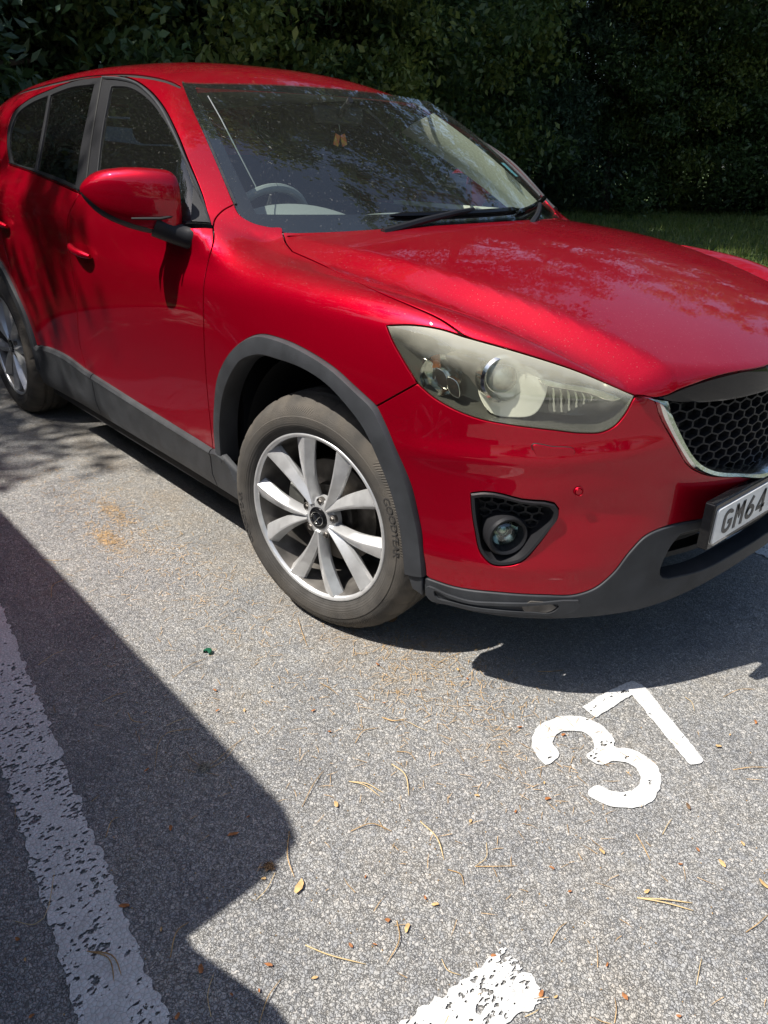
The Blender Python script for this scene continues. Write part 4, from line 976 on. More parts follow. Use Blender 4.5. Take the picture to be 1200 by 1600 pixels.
MB().add([tuple(p_) for p_ in sk], [(0, 1, 2, 3)]).build('windscreen_sticker', 'sticker', car, smooth=False)
if True:
    def G(x, y, z=0):
        d = cf+cr*(x-600)/FPX-cu*(y-800)/FPX; return CP+d*(z-CP[2])/d[2]
# ------------------------------------------------------------ ground
def asphalt():
    m = mat('weathered_asphalt', (.2, .2, .2), rough=.92, spec=.25); b = m.node_tree.nodes['Principled BSDF']; L = m.node_tree.links
    tc = nd(m, 'ShaderNodeTexCoord'); O = tc.outputs['Object']
    wn = nd(m, 'ShaderNodeTexNoise', i_Scale=140.0, i_Detail=3.0); L.new(O, wn.inputs['Vector']); wv = nd(m, 'ShaderNodeVectorMath', operation='SCALE'); L.new(wn.outputs['Color'], wv.inputs[0]); wv.inputs['Scale'].default_value = .015
    wa = nd(m, 'ShaderNodeVectorMath', operation='ADD'); L.new(O, wa.inputs[0]); L.new(wv.outputs[0], wa.inputs[1]); O2 = wa.outputs[0]
    v = nd(m, 'ShaderNodeTexVoronoi', i_Scale=150.0); L.new(O2, v.inputs['Vector'])
    ve = nd(m, 'ShaderNodeTexVoronoi', feature='DISTANCE_TO_EDGE', i_Scale=150.0); L.new(O2, ve.inputs['Vector'])
    v2 = nd(m, 'ShaderNodeTexVoronoi', i_Scale=260.0); L.new(O, v2.inputs['Vector'])
    n1 = nd(m, 'ShaderNodeTexNoise', i_Scale=3.0, i_Detail=8.0, i_Roughness=.65); L.new(O, n1.inputs['Vector'])
    n2 = nd(m, 'ShaderNodeTexNoise', i_Scale=45.0, i_Detail=4.0); L.new(O, n2.inputs['Vector'])
    sc = nd(m, 'ShaderNodeSeparateColor'); L.new(v.outputs['Color'], sc.inputs[0])
    stone = ramp(m, sc.outputs[0], [(0, (.26, .262, .265)), (.3, (.325, .326, .326)), (.65, (.37, .367, .357)), (.9, (.415, .402, .382)), (1, (.52, .495, .46))])
    dirt = ramp(m, sc.outputs[1], [(0, (.27, .264, .25)), (1, (.42, .405, .375))])
    c = mix(m, ramp(m, n2.outputs['Fac'], [(.42, (0, 0, 0)), (.62, (.65, .65, .65))]), stone, dirt)
    edge = ramp(m, ve.outputs['Distance'], [(.0, (.64, .63, .62)), (.16, (1, 1, 1))])
    c = mix(m, 1.0, c, edge, 'MULTIPLY')
    c = mix(m, ramp(m, n1.outputs['Fac'], [(.3, (.82, .84, .87)), (.7, (.5, .5, .5))]), c, (.27, .25, .22), 'MULTIPLY') if False else c
    big = ramp(m, n1.outputs['Fac'], [(.28, (.74, .75, .78)), (.52, (1, 1, 1)), (.75, (1.0, .95, .88))])
    c = mix(m, 1.0, c, big, 'MULTIPLY')
    # brown fine dirt gathered where the car stands
    sp = nd(m, 'ShaderNodeSeparateXYZ'); L.new(O, sp.inputs[0])
    dy = mth(m, 'ADD', mth(m, 'ABSOLUTE', mth(m, 'ADD', sp.outputs[1], .80)), mth(m, 'MULTIPLY', mth(m, 'MAXIMUM', mth(m, 'SUBTRACT', sp.outputs[0], .35), 0.0), 1.3)); n4 = nd(m, 'ShaderNodeTexNoise', i_Scale=4.5, i_Detail=7.0, i_Roughness=.7); L.new(O, n4.inputs['Vector'])
    dd = mth(m, 'ADD', mth(m, 'MULTIPLY', dy, -1.1), n4.outputs['Fac'])
    n5 = nd(m, 'ShaderNodeTexNoise', i_Scale=120.0, i_Detail=3.0); L.new(O, n5.inputs['Vector'])
    df = ramp(m, mth(m, 'MULTIPLY', mth(m, 'ADD', dd, .12), mth(m, 'ADD', n5.outputs['Fac'], .35)), [(.34, (0, 0, 0)), (.74, (.62, .62, .62))])
    c = mix(m, df, c, (.33, .265, .19))
    L.new(c, b.inputs['Base Color'])
    h = ramp(m, ve.outputs['Distance'], [(0, (0, 0, 0)), (.10, (.75, .75, .75)), (.4, (1, 1, 1))])
    hh = mth(m, 'ADD', mth(m, 'MULTIPLY', h, mth(m, 'ADD', sc.outputs[2], .25)), mth(m, 'MULTIPLY', v2.outputs['Distance'], -.35))
    bp = nd(m, 'ShaderNodeBump', i_Strength=.9, i_Distance=.0050); L.new(hh, bp.inputs['Height']); L.new(bp.outputs[0], b.inputs['Normal'])
    return m
M['asphalt'] = asphalt()
def grid(name, x0, x1, y0, y1, z, m, n=40):
    v = [(x, y, z) for x in np.linspace(x0, x1, n) for y in np.linspace(y0, y1, n)]
    return pyd(name, v, [(i*n+j, i*n+j+1, (i+1)*n+j+1, (i+1)*n+j) for i in range(n-1) for j in range(n-1)], m)
tag(grid('car_park', -4.3, 40, -45, 7.93, 0, 'asphalt', 24), kind='structure')
M['grass'] = mat('lawn_soil', (.055, .085, .02), rough=.95, var=.4, vscale=3, bump=.6, bscale=30)
lawn = grid('lawn', -150, 150, -150, 150, -.05, 'grass', 60)
tag(lawn, kind='structure')
lf = MB(); 
tag(grid('grass_verge', -60, 40, 7.92, 60, .03, 'grass', 60), kind='structure'); tag(grid('grass_verge', -60, -4.29, -45, 7.92, .03, 'grass', 40), kind='structure')
def make_marking():
    m = bpy.data.materials.new('road_paint'); m.use_nodes = True; n = m.node_tree.nodes; L = m.node_tree.links; b = n['Principled BSDF']
    b.inputs['Roughness'].default_value = .8; b.inputs['Specular IOR Level'].default_value = .3
    tc = nd(m, 'ShaderNodeTexCoord'); O = tc.outputs['Object']
    v = nd(m, 'ShaderNodeTexVoronoi', i_Scale=118.0); L.new(O, v.inputs['Vector']); sc = nd(m, 'ShaderNodeSeparateColor'); L.new(v.outputs['Color'], sc.inputs[0])
    ve = nd(m, 'ShaderNodeTexVoronoi', feature='DISTANCE_TO_EDGE', i_Scale=118.0); L.new(O, ve.inputs['Vector'])
    n1 = nd(m, 'ShaderNodeTexNoise', i_Scale=22.0, i_Detail=3.0); L.new(O, n1.inputs['Vector'])
    n2 = nd(m, 'ShaderNodeTexNoise', i_Scale=110.0, i_Detail=3.0); L.new(O, n2.inputs['Vector'])
    col = ramp(m, n1.outputs['Fac'], [(.3, (.52, .515, .50)), (.65, (.66, .66, .645))]); 
    crack = ramp(m, ve.outputs['Distance'], [(.0, (.66, .66, .65)), (.09, (1, 1, 1))]); L.new(mix(m, 1.0, col, crack, 'MULTIPLY'), b.inputs['Base Color'])
    vs = nd(m, 'ShaderNodeVectorMath', operation='MULTIPLY'); L.new(O, vs.inputs[0]); vs.inputs[1].default_value = (1.0, .55, 1)
    vz = nd(m, 'ShaderNodeTexVoronoi', i_Scale=190.0); L.new(vs.outputs[0], vz.inputs['Vector']); sc2 = nd(m, 'ShaderNodeSeparateColor'); L.new(vz.outputs['Color'], sc2.inputs[0])
    at = nd(m, 'ShaderNodeAttribute', attribute_name='wear'); f = mth(m, 'ADD', mth(m, 'MULTIPLY', sc2.outputs[0], .55), mth(m, 'ADD', mth(m, 'MULTIPLY', n1.outputs['Fac'], .9), mth(m, 'MULTIPLY', n2.outputs['Fac'], .35)))
    h = mth(m, 'GREATER_THAN', mth(m, 'ADD', f, at.outputs['Fac']), 1.17)
    tr = nd(m, 'ShaderNodeBsdfTransparent'); mx = nd(m, 'ShaderNodeMixShader'); L.new(h, mx.inputs[0]); L.new(b.outputs[0], mx.inputs[1]); L.new(tr.outputs[0], mx.inputs[2]); L.new(mx.outputs[0], n['Material Output'].inputs[0])
    hd = ramp(m, v.outputs['Distance'], [(0, (1, 1, 1)), (.75, (0, 0, 0))]); bp = nd(m, 'ShaderNodeBump', i_Strength=.5, i_Distance=.004); L.new(hd, bp.inputs['Height']); L.new(bp.outputs[0], b.inputs['Normal'])
    return m
M['paint'] = make_marking()
def marking(name, poly, wear, jag=.004, step=.007, z=.004, gridstep=.03):
    P = resample(np.vstack([poly, poly[:1]]), step)[:-1]
    c = P.mean(0); t = np.roll(P, -1, 0)-np.roll(P, 1, 0); t /= np.linalg.norm(t, axis=1)[:, None]+1e-9
    j = rng.normal(0, 1, len(P)); j = (j+np.roll(j, 1)*.7); P = P+np.stack([t[:, 1], -t[:, 0]], 1)*(np.clip(j, -2, 2)*jag*.6)[:, None]
    q, f = tess(P, [], gridstep)
    me = bpy.data.meshes.new(name); me.from_pydata([(a, b, z) for a, b in q], [], [tuple(map(int, t_)) for t_ in f]); me.update()
    if sum(p_.normal.z for p_ in me.polygons) < 0: me.flip_normals()
    at = me.attributes.new('wear', 'FLOAT', 'POINT')
    for i, (a, b) in enumerate(q): at.data[i].value = wear(a, b) if callable(wear) else wear
    return link(name, me, 'paint')
e1 = np.array([.992, -.127]); e2 = np.array([.127, .992])
L0 = np.array([.30, -1.704])
def strip(a0, a1, w0, w1): return np.array([L0+e1*a0+e2*w0, L0+e1*a1+e2*w0, L0+e1*a1+e2*w1, L0+e1*a0+e2*w1])
o = marking('bay_line', strip(-4.6, .86, -.125, 0), lambda a, b: .04+.07*math.sin(a*3.4+1), .0055, .009); tag(o, 'worn white bay line along the lower left of the tarmac, flaked through in many spots', 'road marking')
o = marking('bay_line', strip(-4.6, .86, 2.375, 2.50), .03, .005, .009); tag(o, 'white bay line that shows past the red bumper at the right edge', 'road marking')
o = marking('bay_end_mark', np.array([L0+e1*.70+e2*-.10, L0+e1*.80+e2*-.10, L0+e1*.80+e2*.55, L0+e1*.70+e2*.56]), lambda a, b: .0+.30*math.exp(-((a-1.085)/.022)**2-((b+1.31)/.05)**2)+.10*(b > -1.28), .006, .009); tag(o, 'broken white tick mark with chipped end at the bottom edge, right of centre', 'road marking')
z4 = lambda L_: np.array([G(780+a*.35, 1000+b*.35)[:2] for a, b in L_])
o = marking('bay_number', crom(z4([(205, 560), (150, 495), (145, 440), (175, 390), (240, 355), (340, 345), (420, 365), (480, 405), (510, 450), (514, 484), (570, 488), (640, 515), (700, 565), (722, 620), (710, 680), (670, 730), (600, 755), (520, 750), (440, 725), (397, 700), (440, 655), (490, 677), (560, 684), (605, 665), (628, 620), (610, 578), (560, 550), (500, 548), (455, 565), (388, 515), (415, 500), (422, 470), (400, 430), (350, 411), (290, 410), (250, 430), (240, 465), (265, 515)]), 4, True), -.06, .0016, .008, gridstep=.02); tag(o, 'white painted digit 3 of the bay number on sunlit tarmac', 'number')
o = marking('bay_number', z4([(368, 305), (470, 240), (590, 185), (640, 205), (670, 240), (915, 545), (905, 556), (850, 562), (590, 250), (430, 350)]), -.06, .0016, .008, gridstep=.02); tag(o, 'white painted digit 7 of the bay number, its corner in the shade of the bumper', 'number')

# ------------------------------------------------------------ trees
def leafmat(name, c1, c2, c3):
    m = bpy.data.materials.new(name); m.use_nodes = True; n = m.node_tree.nodes; L = m.node_tree.links; b = n['Principled BSDF']
    g = nd(m, 'ShaderNodeNewGeometry'); col = ramp(m, g.outputs['Random Per Island'], [(0, c1), (.55, c2), (1, c3)]); L.new(col, b.inputs['Base Color'])
    b.inputs['Roughness'].default_value = .42; b.inputs['Specular IOR Level'].default_value = .5
    t = nd(m, 'ShaderNodeBsdfTranslucent'); L.new(col, t.inputs[0]); mx = nd(m, 'ShaderNodeMixShader'); mx.inputs[0].default_value = .35
    L.new(b.outputs[0], mx.inputs[1]); L.new(t.outputs[0], mx.inputs[2]); L.new(mx.outputs[0], n['Material Output'].inputs[0]); return m
M['leafA'] = leafmat('leaves_dark', (.045, .080, .026), (.070, .118, .040), (.13, .19, .06))
M['leafB'] = leafmat('leaves_olive', (.08, .115, .026), (.13, .17, .04), (.24, .27, .07))
M['leafC'] = leafmat('leaves_bluish', (.045, .082, .048), (.068, .115, .066), (.11, .175, .095))
M['bark'] = mat('bark', (.07, .055, .04), rough=.95, bump=.8, bscale=25, var=.4)
M['blade'] = leafmat('grass_blades', (.10, .16, .03), (.15, .21, .045), (.28, .29, .09))
def crown(name, n, rx, rz, leaf, seed, clumps=90, cs=.55, hollow=.55, flat=0, center=(0, 0, 0), narrow=.42):
    r = np.random.default_rng(seed)
    d = r.normal(size=(clumps, 3)); d /= np.linalg.norm(d, axis=1)[:, None]; rad = hollow+(1-hollow)*r.random(clumps)**.6
    cc = d*rad[:, None]*[rx, rx, rz]*(1+.18*r.normal(size=(clumps, 1))); k = r.integers(0, clumps, n)
    P = cc[k]+r.normal(size=(n, 3))*cs*(.6+.8*r.random((clumps, 1))[k])*[1, 1, .55]+np.array(center)
    if flat: P = P[P[:, 2] > .05]
    n = len(P); nrm = r.normal(size=(n, 3))*.8+[0, 0, .9]; nrm /= np.linalg.norm(nrm, axis=1)[:, None]
    t = np.cross(nrm, r.normal(size=(n, 3))); t /= np.linalg.norm(t, axis=1)[:, None]; b = np.cross(nrm, t); s = leaf*(.6+.8*r.random((n, 1)))
    tip = P+t*s; base = P-t*s*.7; m1 = P+b*s*narrow+nrm*s*.12; m2 = P-b*s*narrow+nrm*s*.12
    V = np.stack([base, m1, tip, m2], 1).reshape(-1, 3).astype(np.float32); me = bpy.data.meshes.new(name)
    me.vertices.add(len(V)); me.vertices.foreach_set('co', V.ravel()); F_ = (np.arange(n)[:, None]*4+np.array([0, 1, 2, 0, 2, 3])).ravel().astype(np.int32)
    me.loops.add(len(F_)); me.loops.foreach_set('vertex_index', F_); me.polygons.add(2*n); me.polygons.foreach_set('loop_start', np.arange(0, 6*n, 3, dtype=np.int32)); me.update(calc_edges=True); return me
def trunk_mesh(name, h, r0, spread, seed, lean=(0, 0), z1=None, nl=9):
    rr_ = random.Random(seed); mb = MB(); pts = [(0, 0, -.1)]
    for k in range(1, 7): pts.append((lean[0]*k/6+rr_.uniform(-.1, .1), lean[1]*k/6+rr_.uniform(-.1, .1), h*k/6))
    mb.tube(pts, [r0*(1.25 if k == 0 else 1-.12*k) for k in range(7)], 9)
    for k in range(nl):
        t = .45+.5*k/nl; i = int(t*6); b = pts[i]; a = rr_.uniform(0, 6.28); L_ = spread*rr_.uniform(.6, 1); e = [b]
        for q in (.35, .7, 1): e.append((b[0]+math.cos(a+q*.4)*L_*q, b[1]+math.sin(a+q*.4)*L_*q, b[2]+L_*q*rr_.uniform(.3, .7)))
        mb.tube(e, [r0*.4, r0*.28, r0*.17, r0*.06], 6)
    me = bpy.data.meshes.new(name); me.from_pydata(mb.v, [], mb.f); me.update(); me.shade_smooth(); me.materials.append(M['bark']); return me
bc = []
for i, (lm_, nw) in enumerate((('leafA', .42), ('leafC', .30), ('leafB', .45), ('leafA', .36))):
    me = crown('crown', 34000, 2.0, 2.9, .062, 11+i, 85, .27, .50, 1, (0, 0, 2.5), nw); me.materials.append(M[lm_]); bc.append(me)
bt = trunk_mesh('trunk', 4.2, .10, 1.6, 3)
hp = crom([(-7.4, -8), (-7.0, -3), (-7.3, 1), (-8.6, 5), (-10.3, 9.5), (-11.8, 14), (-10.5, 17.3), (-7.5, 20), (-3, 23.5), (3, 27), (9, 28)], 8); hp = resample(hp, 1.75)
names = {0: ('hedge_shrub', 'dark green leafy shrub in the shaded hedge behind the car'), 1: ('hedge_shrub', 'blue green feathery shrub in the shaded hedge behind the car'), 2: ('hedge_shrub', 'olive green shrub with paler leaves in the shaded hedge behind the car'), 3: ('hedge_shrub', 'deep green long leaved shrub in the shaded hedge behind the car')}
def plant(name, crown_me, trunk_me, loc, rz, sc_, label, cat, group=None):
    r_ = empty(name, loc, rz); r_.scale = sc_ if hasattr(sc_, '__len__') else (sc_,)*3; tag(r_, label, cat, group)
    link('crown', crown_me, None, r_); link('trunk', trunk_me, None, r_); return r_
hr = random.Random(5); k = 0
for i, q in enumerate(hp):
    for row in range(2):
        nrm = np.array([-.75, .65]); p_ = q+nrm*row*2.2+np.array([hr.uniform(-.5, .5), hr.uniform(-.5, .5)]); v = hr.choice([0, 0, 1, 2, 3]); s_ = hr.uniform(.85, 1.15)
        plant(names[v][0], bc[v], bt, (p_[0], p_[1], 0), hr.uniform(0, 6.28), (s_, s_, s_*hr.uniform(1.0, 1.25)+(.35 if row else 0)), names[v][1], 'shrub', ('hedge shrubs, '+names[v][1].split(' shrub')[0]))
# tall trees: their crowns lean out over the grass, shade it and are mirrored in glass and bonnet
tc_ = []
for i in range(3):
    me = crown('crown', 20000, 4.4, 4.0, .12, 41+i, 85, .40, .25, 0, (0, 0, 0), .40); me.materials.append(M[('leafA', 'leafB', 'leafC')[i]]); tc_.append(me)
tt_ = [trunk_mesh('trunk', 9.5, .26, 3.6, 8+i, (0, 0)) for i in range(2)]
def tall(x, y, z, cx_, cy_, v, s_, label):
    r_ = empty('tall_tree', (x, y, 0)); tag(r_, label, 'tree')
    c_ = link('crown', tc_[v], None, r_); c_.location = (cx_-x, cy_-y, z); c_.scale = (s_,)*3; c_.rotation_euler = (0, 0, x)
    t_ = link('trunk', trunk_mesh('trunk', z+1, .26, 3.6, int(abs(x*7)), (cx_-x, cy_-y)), None, r_); return r_
tall(-12.5, 1, 9.0, -10.0, -1, 0, 1.0, 'tall dark tree at the far left whose boughs overhang the hedge')
tall(-13.5, 8, 11.5, -9.4, 4.6, 1, 1.2, 'tall olive green tree behind the hedge, left of the car roof')
tall(-13.5, 15, 12.5, -8.4, 8.6, 2, 1.35, 'tall bluish green tree behind the hedge over the windscreen')
tall(-11, 20.5, 8.2, -9.4, 14.6, 0, .85, 'tall dark tree behind the hedge beyond the bonnet')
tall(-6, 24, 7.6, -4.6, 18.8, 1, .7, 'tall olive tree behind the hedge near the right edge')
tall(-.5, 27, 6.6, -.2, 21.5, 2, .85, 'tall tree behind the lawn past the right edge')
tall(6, 28, 7.0, 6, 22, 0, .9, 'tall tree past the right edge, farthest along the lawn')
# trees of the car park outside the photograph; the first one shades the rear doors
tall(-6.8, -7.4, 6.6, -5.25, -4.95, 2, .53, 'tree at the kerb behind the neighbouring car, shading the rear doors')
for i, (x, y) in enumerate(((-12, -16), (-4, -21), (5, -23), (14, -20), (21, -12), (25, -3), (25, 7), (20, 16), (13, 24))):
    tall(x, y, 5.6, x+.3, y+.3, i % 3, 1.25, ('tree at the edge of the car park, number %s round from the rear', '')[0].replace('number %s round from the rear', ('behind the rear left', 'beyond the neighbour', 'opposite the bay', 'at the far corner', 'past the aisle', 'facing the bonnet', 'across from the lawn', 'where aisle meets lawn', 'at the lawn corner')[i]))
# grass blades
r = np.random.default_rng(3); n = 75000
gx = r.uniform(-13, 3, n); gy = r.uniform(7.9, 22, n); kp = np.abs((gx+2.5)*.74*1+(gy-8)*.67) < 99; hgt = r.uniform(.035, .10, n)*(1+.4*np.sin(gx*2.1)*np.sin(gy*1.7))
an = r.uniform(0, 6.28, n); wv = .006+.004*r.random(n); lean = r.normal(size=(n, 2))*.03
V = np.stack([np.stack([gx-np.cos(an)*wv, gy-np.sin(an)*wv, np.full(n, .028)], 1), np.stack([gx+np.cos(an)*wv, gy+np.sin(an)*wv, np.full(n, .028)], 1), np.stack([gx+lean[:, 0], gy+lean[:, 1], .03+hgt], 1)], 1).reshape(-1, 3)
me = bpy.data.meshes.new('grass'); me.from_pydata(V.tolist(), [], np.arange(3*n).reshape(-1, 3).tolist()); me.update(); tag(link('grass', me, 'blade'), kind='stuff')

# ------------------------------------------------------------ neighbouring vehicle outside the left edge: it throws the shadow on the bay line
M['navy'] = mat('dark_blue_paint', (.012, .016, .028), rough=.3, coat=1)
nb = empty('off_road_car', (.04, -3.17, 0)); tag(nb, 'dark blue upright off-road car in the next bay, left of the worn bay line', 'car')
mb = MB()
def hull(secs, ny=9):    # secs: (x, half width, z0, z1, crown) from tail to nose
    r_ = []
    for x_, w2, z0, z1, cr_ in secs:
        g_ = [(x_, -w2*.94, z0), (x_, -w2, z0+.12), (x_, -w2*1.0, (z0+z1)/2), (x_, -w2*.985, z1-.09), (x_, -w2*.93, z1-.015)]
        g_ += [(x_, q*w2*.93, z1+cr_*(1-q*q)) for q in (-.6, 0, .6)]
        g_ += [(x_, -a, c_) for _, a, c_ in g_[4::-1]]; r_.append(g_)
    return MB().rings(r_, cap0=True, cap1=True)
o = hull([(-3.75, .80, .50, 1.12, .01), (-3.70, .90, .46, 1.16, .01), (-1.5, .91, .44, 1.16, .01), (.2, .90, .44, 1.13, .02), (.42, .91, .44, 1.11, .03), (.60, .965, .44, 1.11, .03), (1.0, .975, .46, 1.10, .03), (1.15, .93, .48, 1.05, .03), (1.20, .77, .52, .98, .01)]).build('body', 'navy', nb); bevel(o, .03, 3)
o = MB().rings([[(-3.72, s_*.84, 1.12), (-3.62, s_*.76, 1.78), (-3.5, s_*.70, 1.87), (.08, s_*.71, 1.87), (.19, s_*.735, 1.80), (.36, s_*.86, 1.12)] for s_ in (-1, 1)], closed=True, cap0=True, cap1=True).build('cab', 'navy', nb); bevel(o, .05, 4)
for s_ in (-1, 1):
    for x0_, x1_ in ((-3.4, -2.5), (-2.4, -1.35), (-1.25, -.10)):
        MB().rings([[(x0_, s_*(.865), 1.20), (x1_+.16, s_*(.865), 1.20), (x1_, s_*.765, 1.74), (x0_+.04, s_*.765, 1.74)], [(x0_+.02, s_*.85, 1.20), (x1_+.14, s_*.85, 1.20), (x1_, s_*.75, 1.72), (x0_+.04, s_*.75, 1.72)]], cap0=True).build('side_window', 'privacy', nb)
    for x_ in (-2.85, .30):
        o = MB().rings([[(x_+.47*math.cos(R(a)), s_*.90, .42+.47*math.sin(R(a))), (x_+.47*math.cos(R(a)), s_*.95, .42+.47*math.sin(R(a))), (x_+.40*math.cos(R(a)), s_*.95, .42+.40*math.sin(R(a))), (x_+.40*math.cos(R(a)), s_*.90, .42+.40*math.sin(R(a)))] for a in range(0, 181, 10)]).build('wheel_arch', 'blackpl', nb)
    MB().rings([ring((1.19, s_*.66, .86), (1, 0, 0), .10, 0), ring((1.19, s_*.66, .86), (1, 0, 0), .09, .03), ring((1.19, s_*.66, .86), (1, 0, 0), .05, .04)], cap1=True).build('headlamp', 'shroud', nb)
    MB().box((-1.4, s_*.90, .40), (2.3, .10, .05)).build('side_step', 'blackpl', nb)
MB().rings([[(.21, -.66, 1.78), (.21, .66, 1.78), (.355, .78, 1.20), (.355, -.78, 1.20)], [(.20, -.66, 1.78), (.20, .66, 1.78), (.345, .78, 1.20), (.45, -.78, 1.20)]], cap0=True).build('windscreen', 'privacy', nb)
o = MB().box((1.24, 0, .56), (.16, 1.80, .18)).build('bumper', 'blackpl', nb); bevel(o, .03, 3)
MB().box((1.205, 0, .84), (.03, .96, .20)).build('grille', 'blackpl', nb)
MB().box((-1.3, 0, .42), (4.2, 1.3, .2)).build('chassis', 'dark', nb)
ALL = list(C.objects)
def sub(o, par):
    c = o.copy(); C.objects.link(c); c.parent = par
    for ch in [x for x in ALL if x.parent == o]: sub(ch, c)
    return c
w_src = [x for x in ALL if x.parent == car and x.name.startswith('wheel') and x.type == 'EMPTY']
for x_ in (.30, -2.85):
    for s_ in (-1, 1): c = sub(w_src[1], nb); c.location = (x_, s_*.90, .3565); c.rotation_euler = (0, 0, 0 if s_ < 0 else math.pi)

# ------------------------------------------------------------ litter on the tarmac
M['needle'] = mat('dry_needle', (.42, .27, .12), rough=.7, var=.4, vscale=30)
M['needle_pale'] = mat('dry_needle_pale', (.58, .43, .22), rough=.7)
M['scale'] = mat('dry_leaf_scrap', (.38, .15, .05), rough=.7, var=.5, vscale=60)
M['scale_tan'] = mat('tan_scrap', (.55, .36, .16), rough=.7, var=.3, vscale=60)
M['cone'] = mat('pine_cone', (.16, .095, .05), rough=.85, var=.5, vscale=40)
M['green'] = mat('green_plastic', (.010, .085, .045), rough=.35)
def gp3(x, y, h=.002): p_ = G(x, y); return np.array([p_[0], p_[1], h])
def needle(pts, pale=0, r=.0009, label=None, group=None, twin=False, seed=0):
    r *= .72
    P = crom([gp3(a, b, .0025+.004*(i % 2)) for i, (a, b) in enumerate(pts)], 5); mb = MB(); mb.tube(P, np.r_[np.full(len(P)-2, r), r*.7, r*.3], 5)
    if twin:
        q = P.copy(); d = np.linspace(0, 1, len(P))[:, None]; t = P[-1]-P[0]; q[:, :2] += d**1.3*np.array([-t[1], t[0]])*.16; mb.tube(q, np.r_[np.full(len(P)-2, r), r*.7, r*.3], 5)
    o = mb.build('pine_needle', 'needle_pale' if pale else 'needle'); c = P.mean(0)
    o.data.transform(Matrix.Translation(-Vector(c))); o.location = c; tag(o, label or 'thin dry pine needle lying on the tarmac', 'pine needle', None if label else (group or 'dry pine needles scattered over the tarmac')); return o
needle([(612, 1195), (632, 1212), (639, 1245)], 1, .0016, 'curved straw coloured pine needle below the front wheel, bent like a bow')
needle([(545, 1222), (568, 1229), (594, 1246)], 1, .0013, 'straight twin pine needle left of the bow shaped one', twin=True)
needle([(657, 1285), (683, 1313), (694, 1345)], 1, .0015, 'long pale pine needle in the middle of the sunlit tarmac')
needle([(477, 1478), (510, 1494), (572, 1508)], 1, .0014, 'long pale pine needle near the bottom edge, running level')
needle([(995, 1404), (1035, 1413), (1083, 1424)], 1, .0017, 'forked pale pine needle at the lower right with a dark end', twin=True)
needle([(742, 1355), (775, 1357), (808, 1354)], 0, .0012, 'brown pine needle with a hooked end under the digit 3')
needle([(620, 1440), (624, 1470), (604, 1508)], 0, .0013, 'brown bent pine needle above the broken tick mark')
needle([(597, 1122), (615, 1129), (636, 1124)], 0, .0022, 'short thick curved twig on the sunlit tarmac under the front wheel')
needle([(130, 1487), (170, 1500), (180, 1545)], 0, .0015, 'brown twin pine needle lying on the worn bay line', twin=True)
needle([(300, 1140), (262, 1148), (240, 1210)], 0, .001); 
lst = [[(90, 1345), (55, 1448), (20, 1440)], [(165, 1310), (180, 1282), (186, 1278)], [(266, 1498), (280, 1455), (296, 1442)], [(330, 1590), (325, 1560), (335, 1520)], [(405, 1600), (420, 1560), (440, 1530)], [(452, 1300), (450, 1345), (460, 1372)], [(430, 1365), (415, 1395), (400, 1408)], [(472, 1262), (492, 1225), (506, 1205)],
 [(548, 1300), (580, 1290), (612, 1300)], [(760, 1318), (758, 1345), (742, 1355)], [(860, 1475), (872, 1455), (886, 1442)], [(994, 1305), (1004, 1325), (1016, 1346)], [(1088, 1540), (1092, 1515), (1096, 1498)], [(1165, 1458), (1185, 1445), (1200, 1430)], [(1145, 1204), (1170, 1202), (1200, 1200)], [(1035, 1305), (1042, 1292), (1050, 1280)], [(500, 1068), (515, 1078), (530, 1088)],
 [(555, 1162), (568, 1145), (592, 1138)], [(640, 1130), (655, 1140), (668, 1143)], [(270, 1060), (300, 1040), (322, 1030)], [(680, 1040), (700, 1030), (720, 1020)], [(1070, 1090), (1080, 1100), (1085, 1112)], [(66, 875), (90, 878), (115, 874)], [(80, 935), (85, 915), (105, 905)], [(60, 1040), (85, 1025), (105, 1015)], [(160, 1098), (178, 1090), (200, 1082)], [(200, 1115), (210, 1130), (225, 1130)], [(260, 1135), (275, 1130), (292, 1122)],
 [(1130, 1090), (1155, 1080), (1180, 1078)], [(840, 1050), (860, 1052), (880, 1048)], [(820, 1590), (835, 1585), (842, 1578)], [(480, 1010), (470, 985), (465, 965)], [(620, 1175), (640, 1180), (650, 1190)], [(690, 1500), (700, 1520), (720, 1525)], [(960, 1600), (962, 1580), (960, 1560)], [(700, 1360), (720, 1370), (725, 1385)]]
for i, q in enumerate(lst): needle(q, i % 3 == 0, .0009+.0002*(i % 3))
def scrap(x, y, r, m, nm, label=None, cat='leaf scrap', group='brown leaf scraps on the tarmac', seed=0, elong=1.7):
    rr_ = random.Random(x*7+y+seed); c = gp3(x, y, .003); n = 9; a0 = rr_.uniform(0, 6.28)
    rim_ = []; 
    for k in range(n):
        a = 2*math.pi*k/n; q = r*(.75+.4*rr_.random()); u, v = math.cos(a)*q*elong, math.sin(a)*q*.8
        rim_.append((u*math.cos(a0)-v*math.sin(a0), u*math.sin(a0)+v*math.cos(a0), .0015+r*.5*rr_.random()))
    V = [(0, 0, r*.45)]+rim_+[(a*.9, b*.9, c_-.0008) for a, b, c_ in rim_]; F_ = [(0, 1+k, 1+(k+1) % n) for k in range(n)]+[(1+k, 1+n+k, 1+n+(k+1) % n, 1+(k+1) % n) for k in range(n)]
    o = pyd(nm, V, F_, m); o.location = c; tag(o, label or 'small brown leaf scrap on the tarmac', cat, None if label else group); return o
scrap(468, 1388, .0085, 'scale_tan', 'leaf_scrap', 'largest orange tan leaf scrap, beside the brown seed tuft', elong=2.2)
scrap(605, 1440, .0055, 'scale', 'leaf_scrap', 'square orange scrap left of the bent brown needle', elong=1.1)
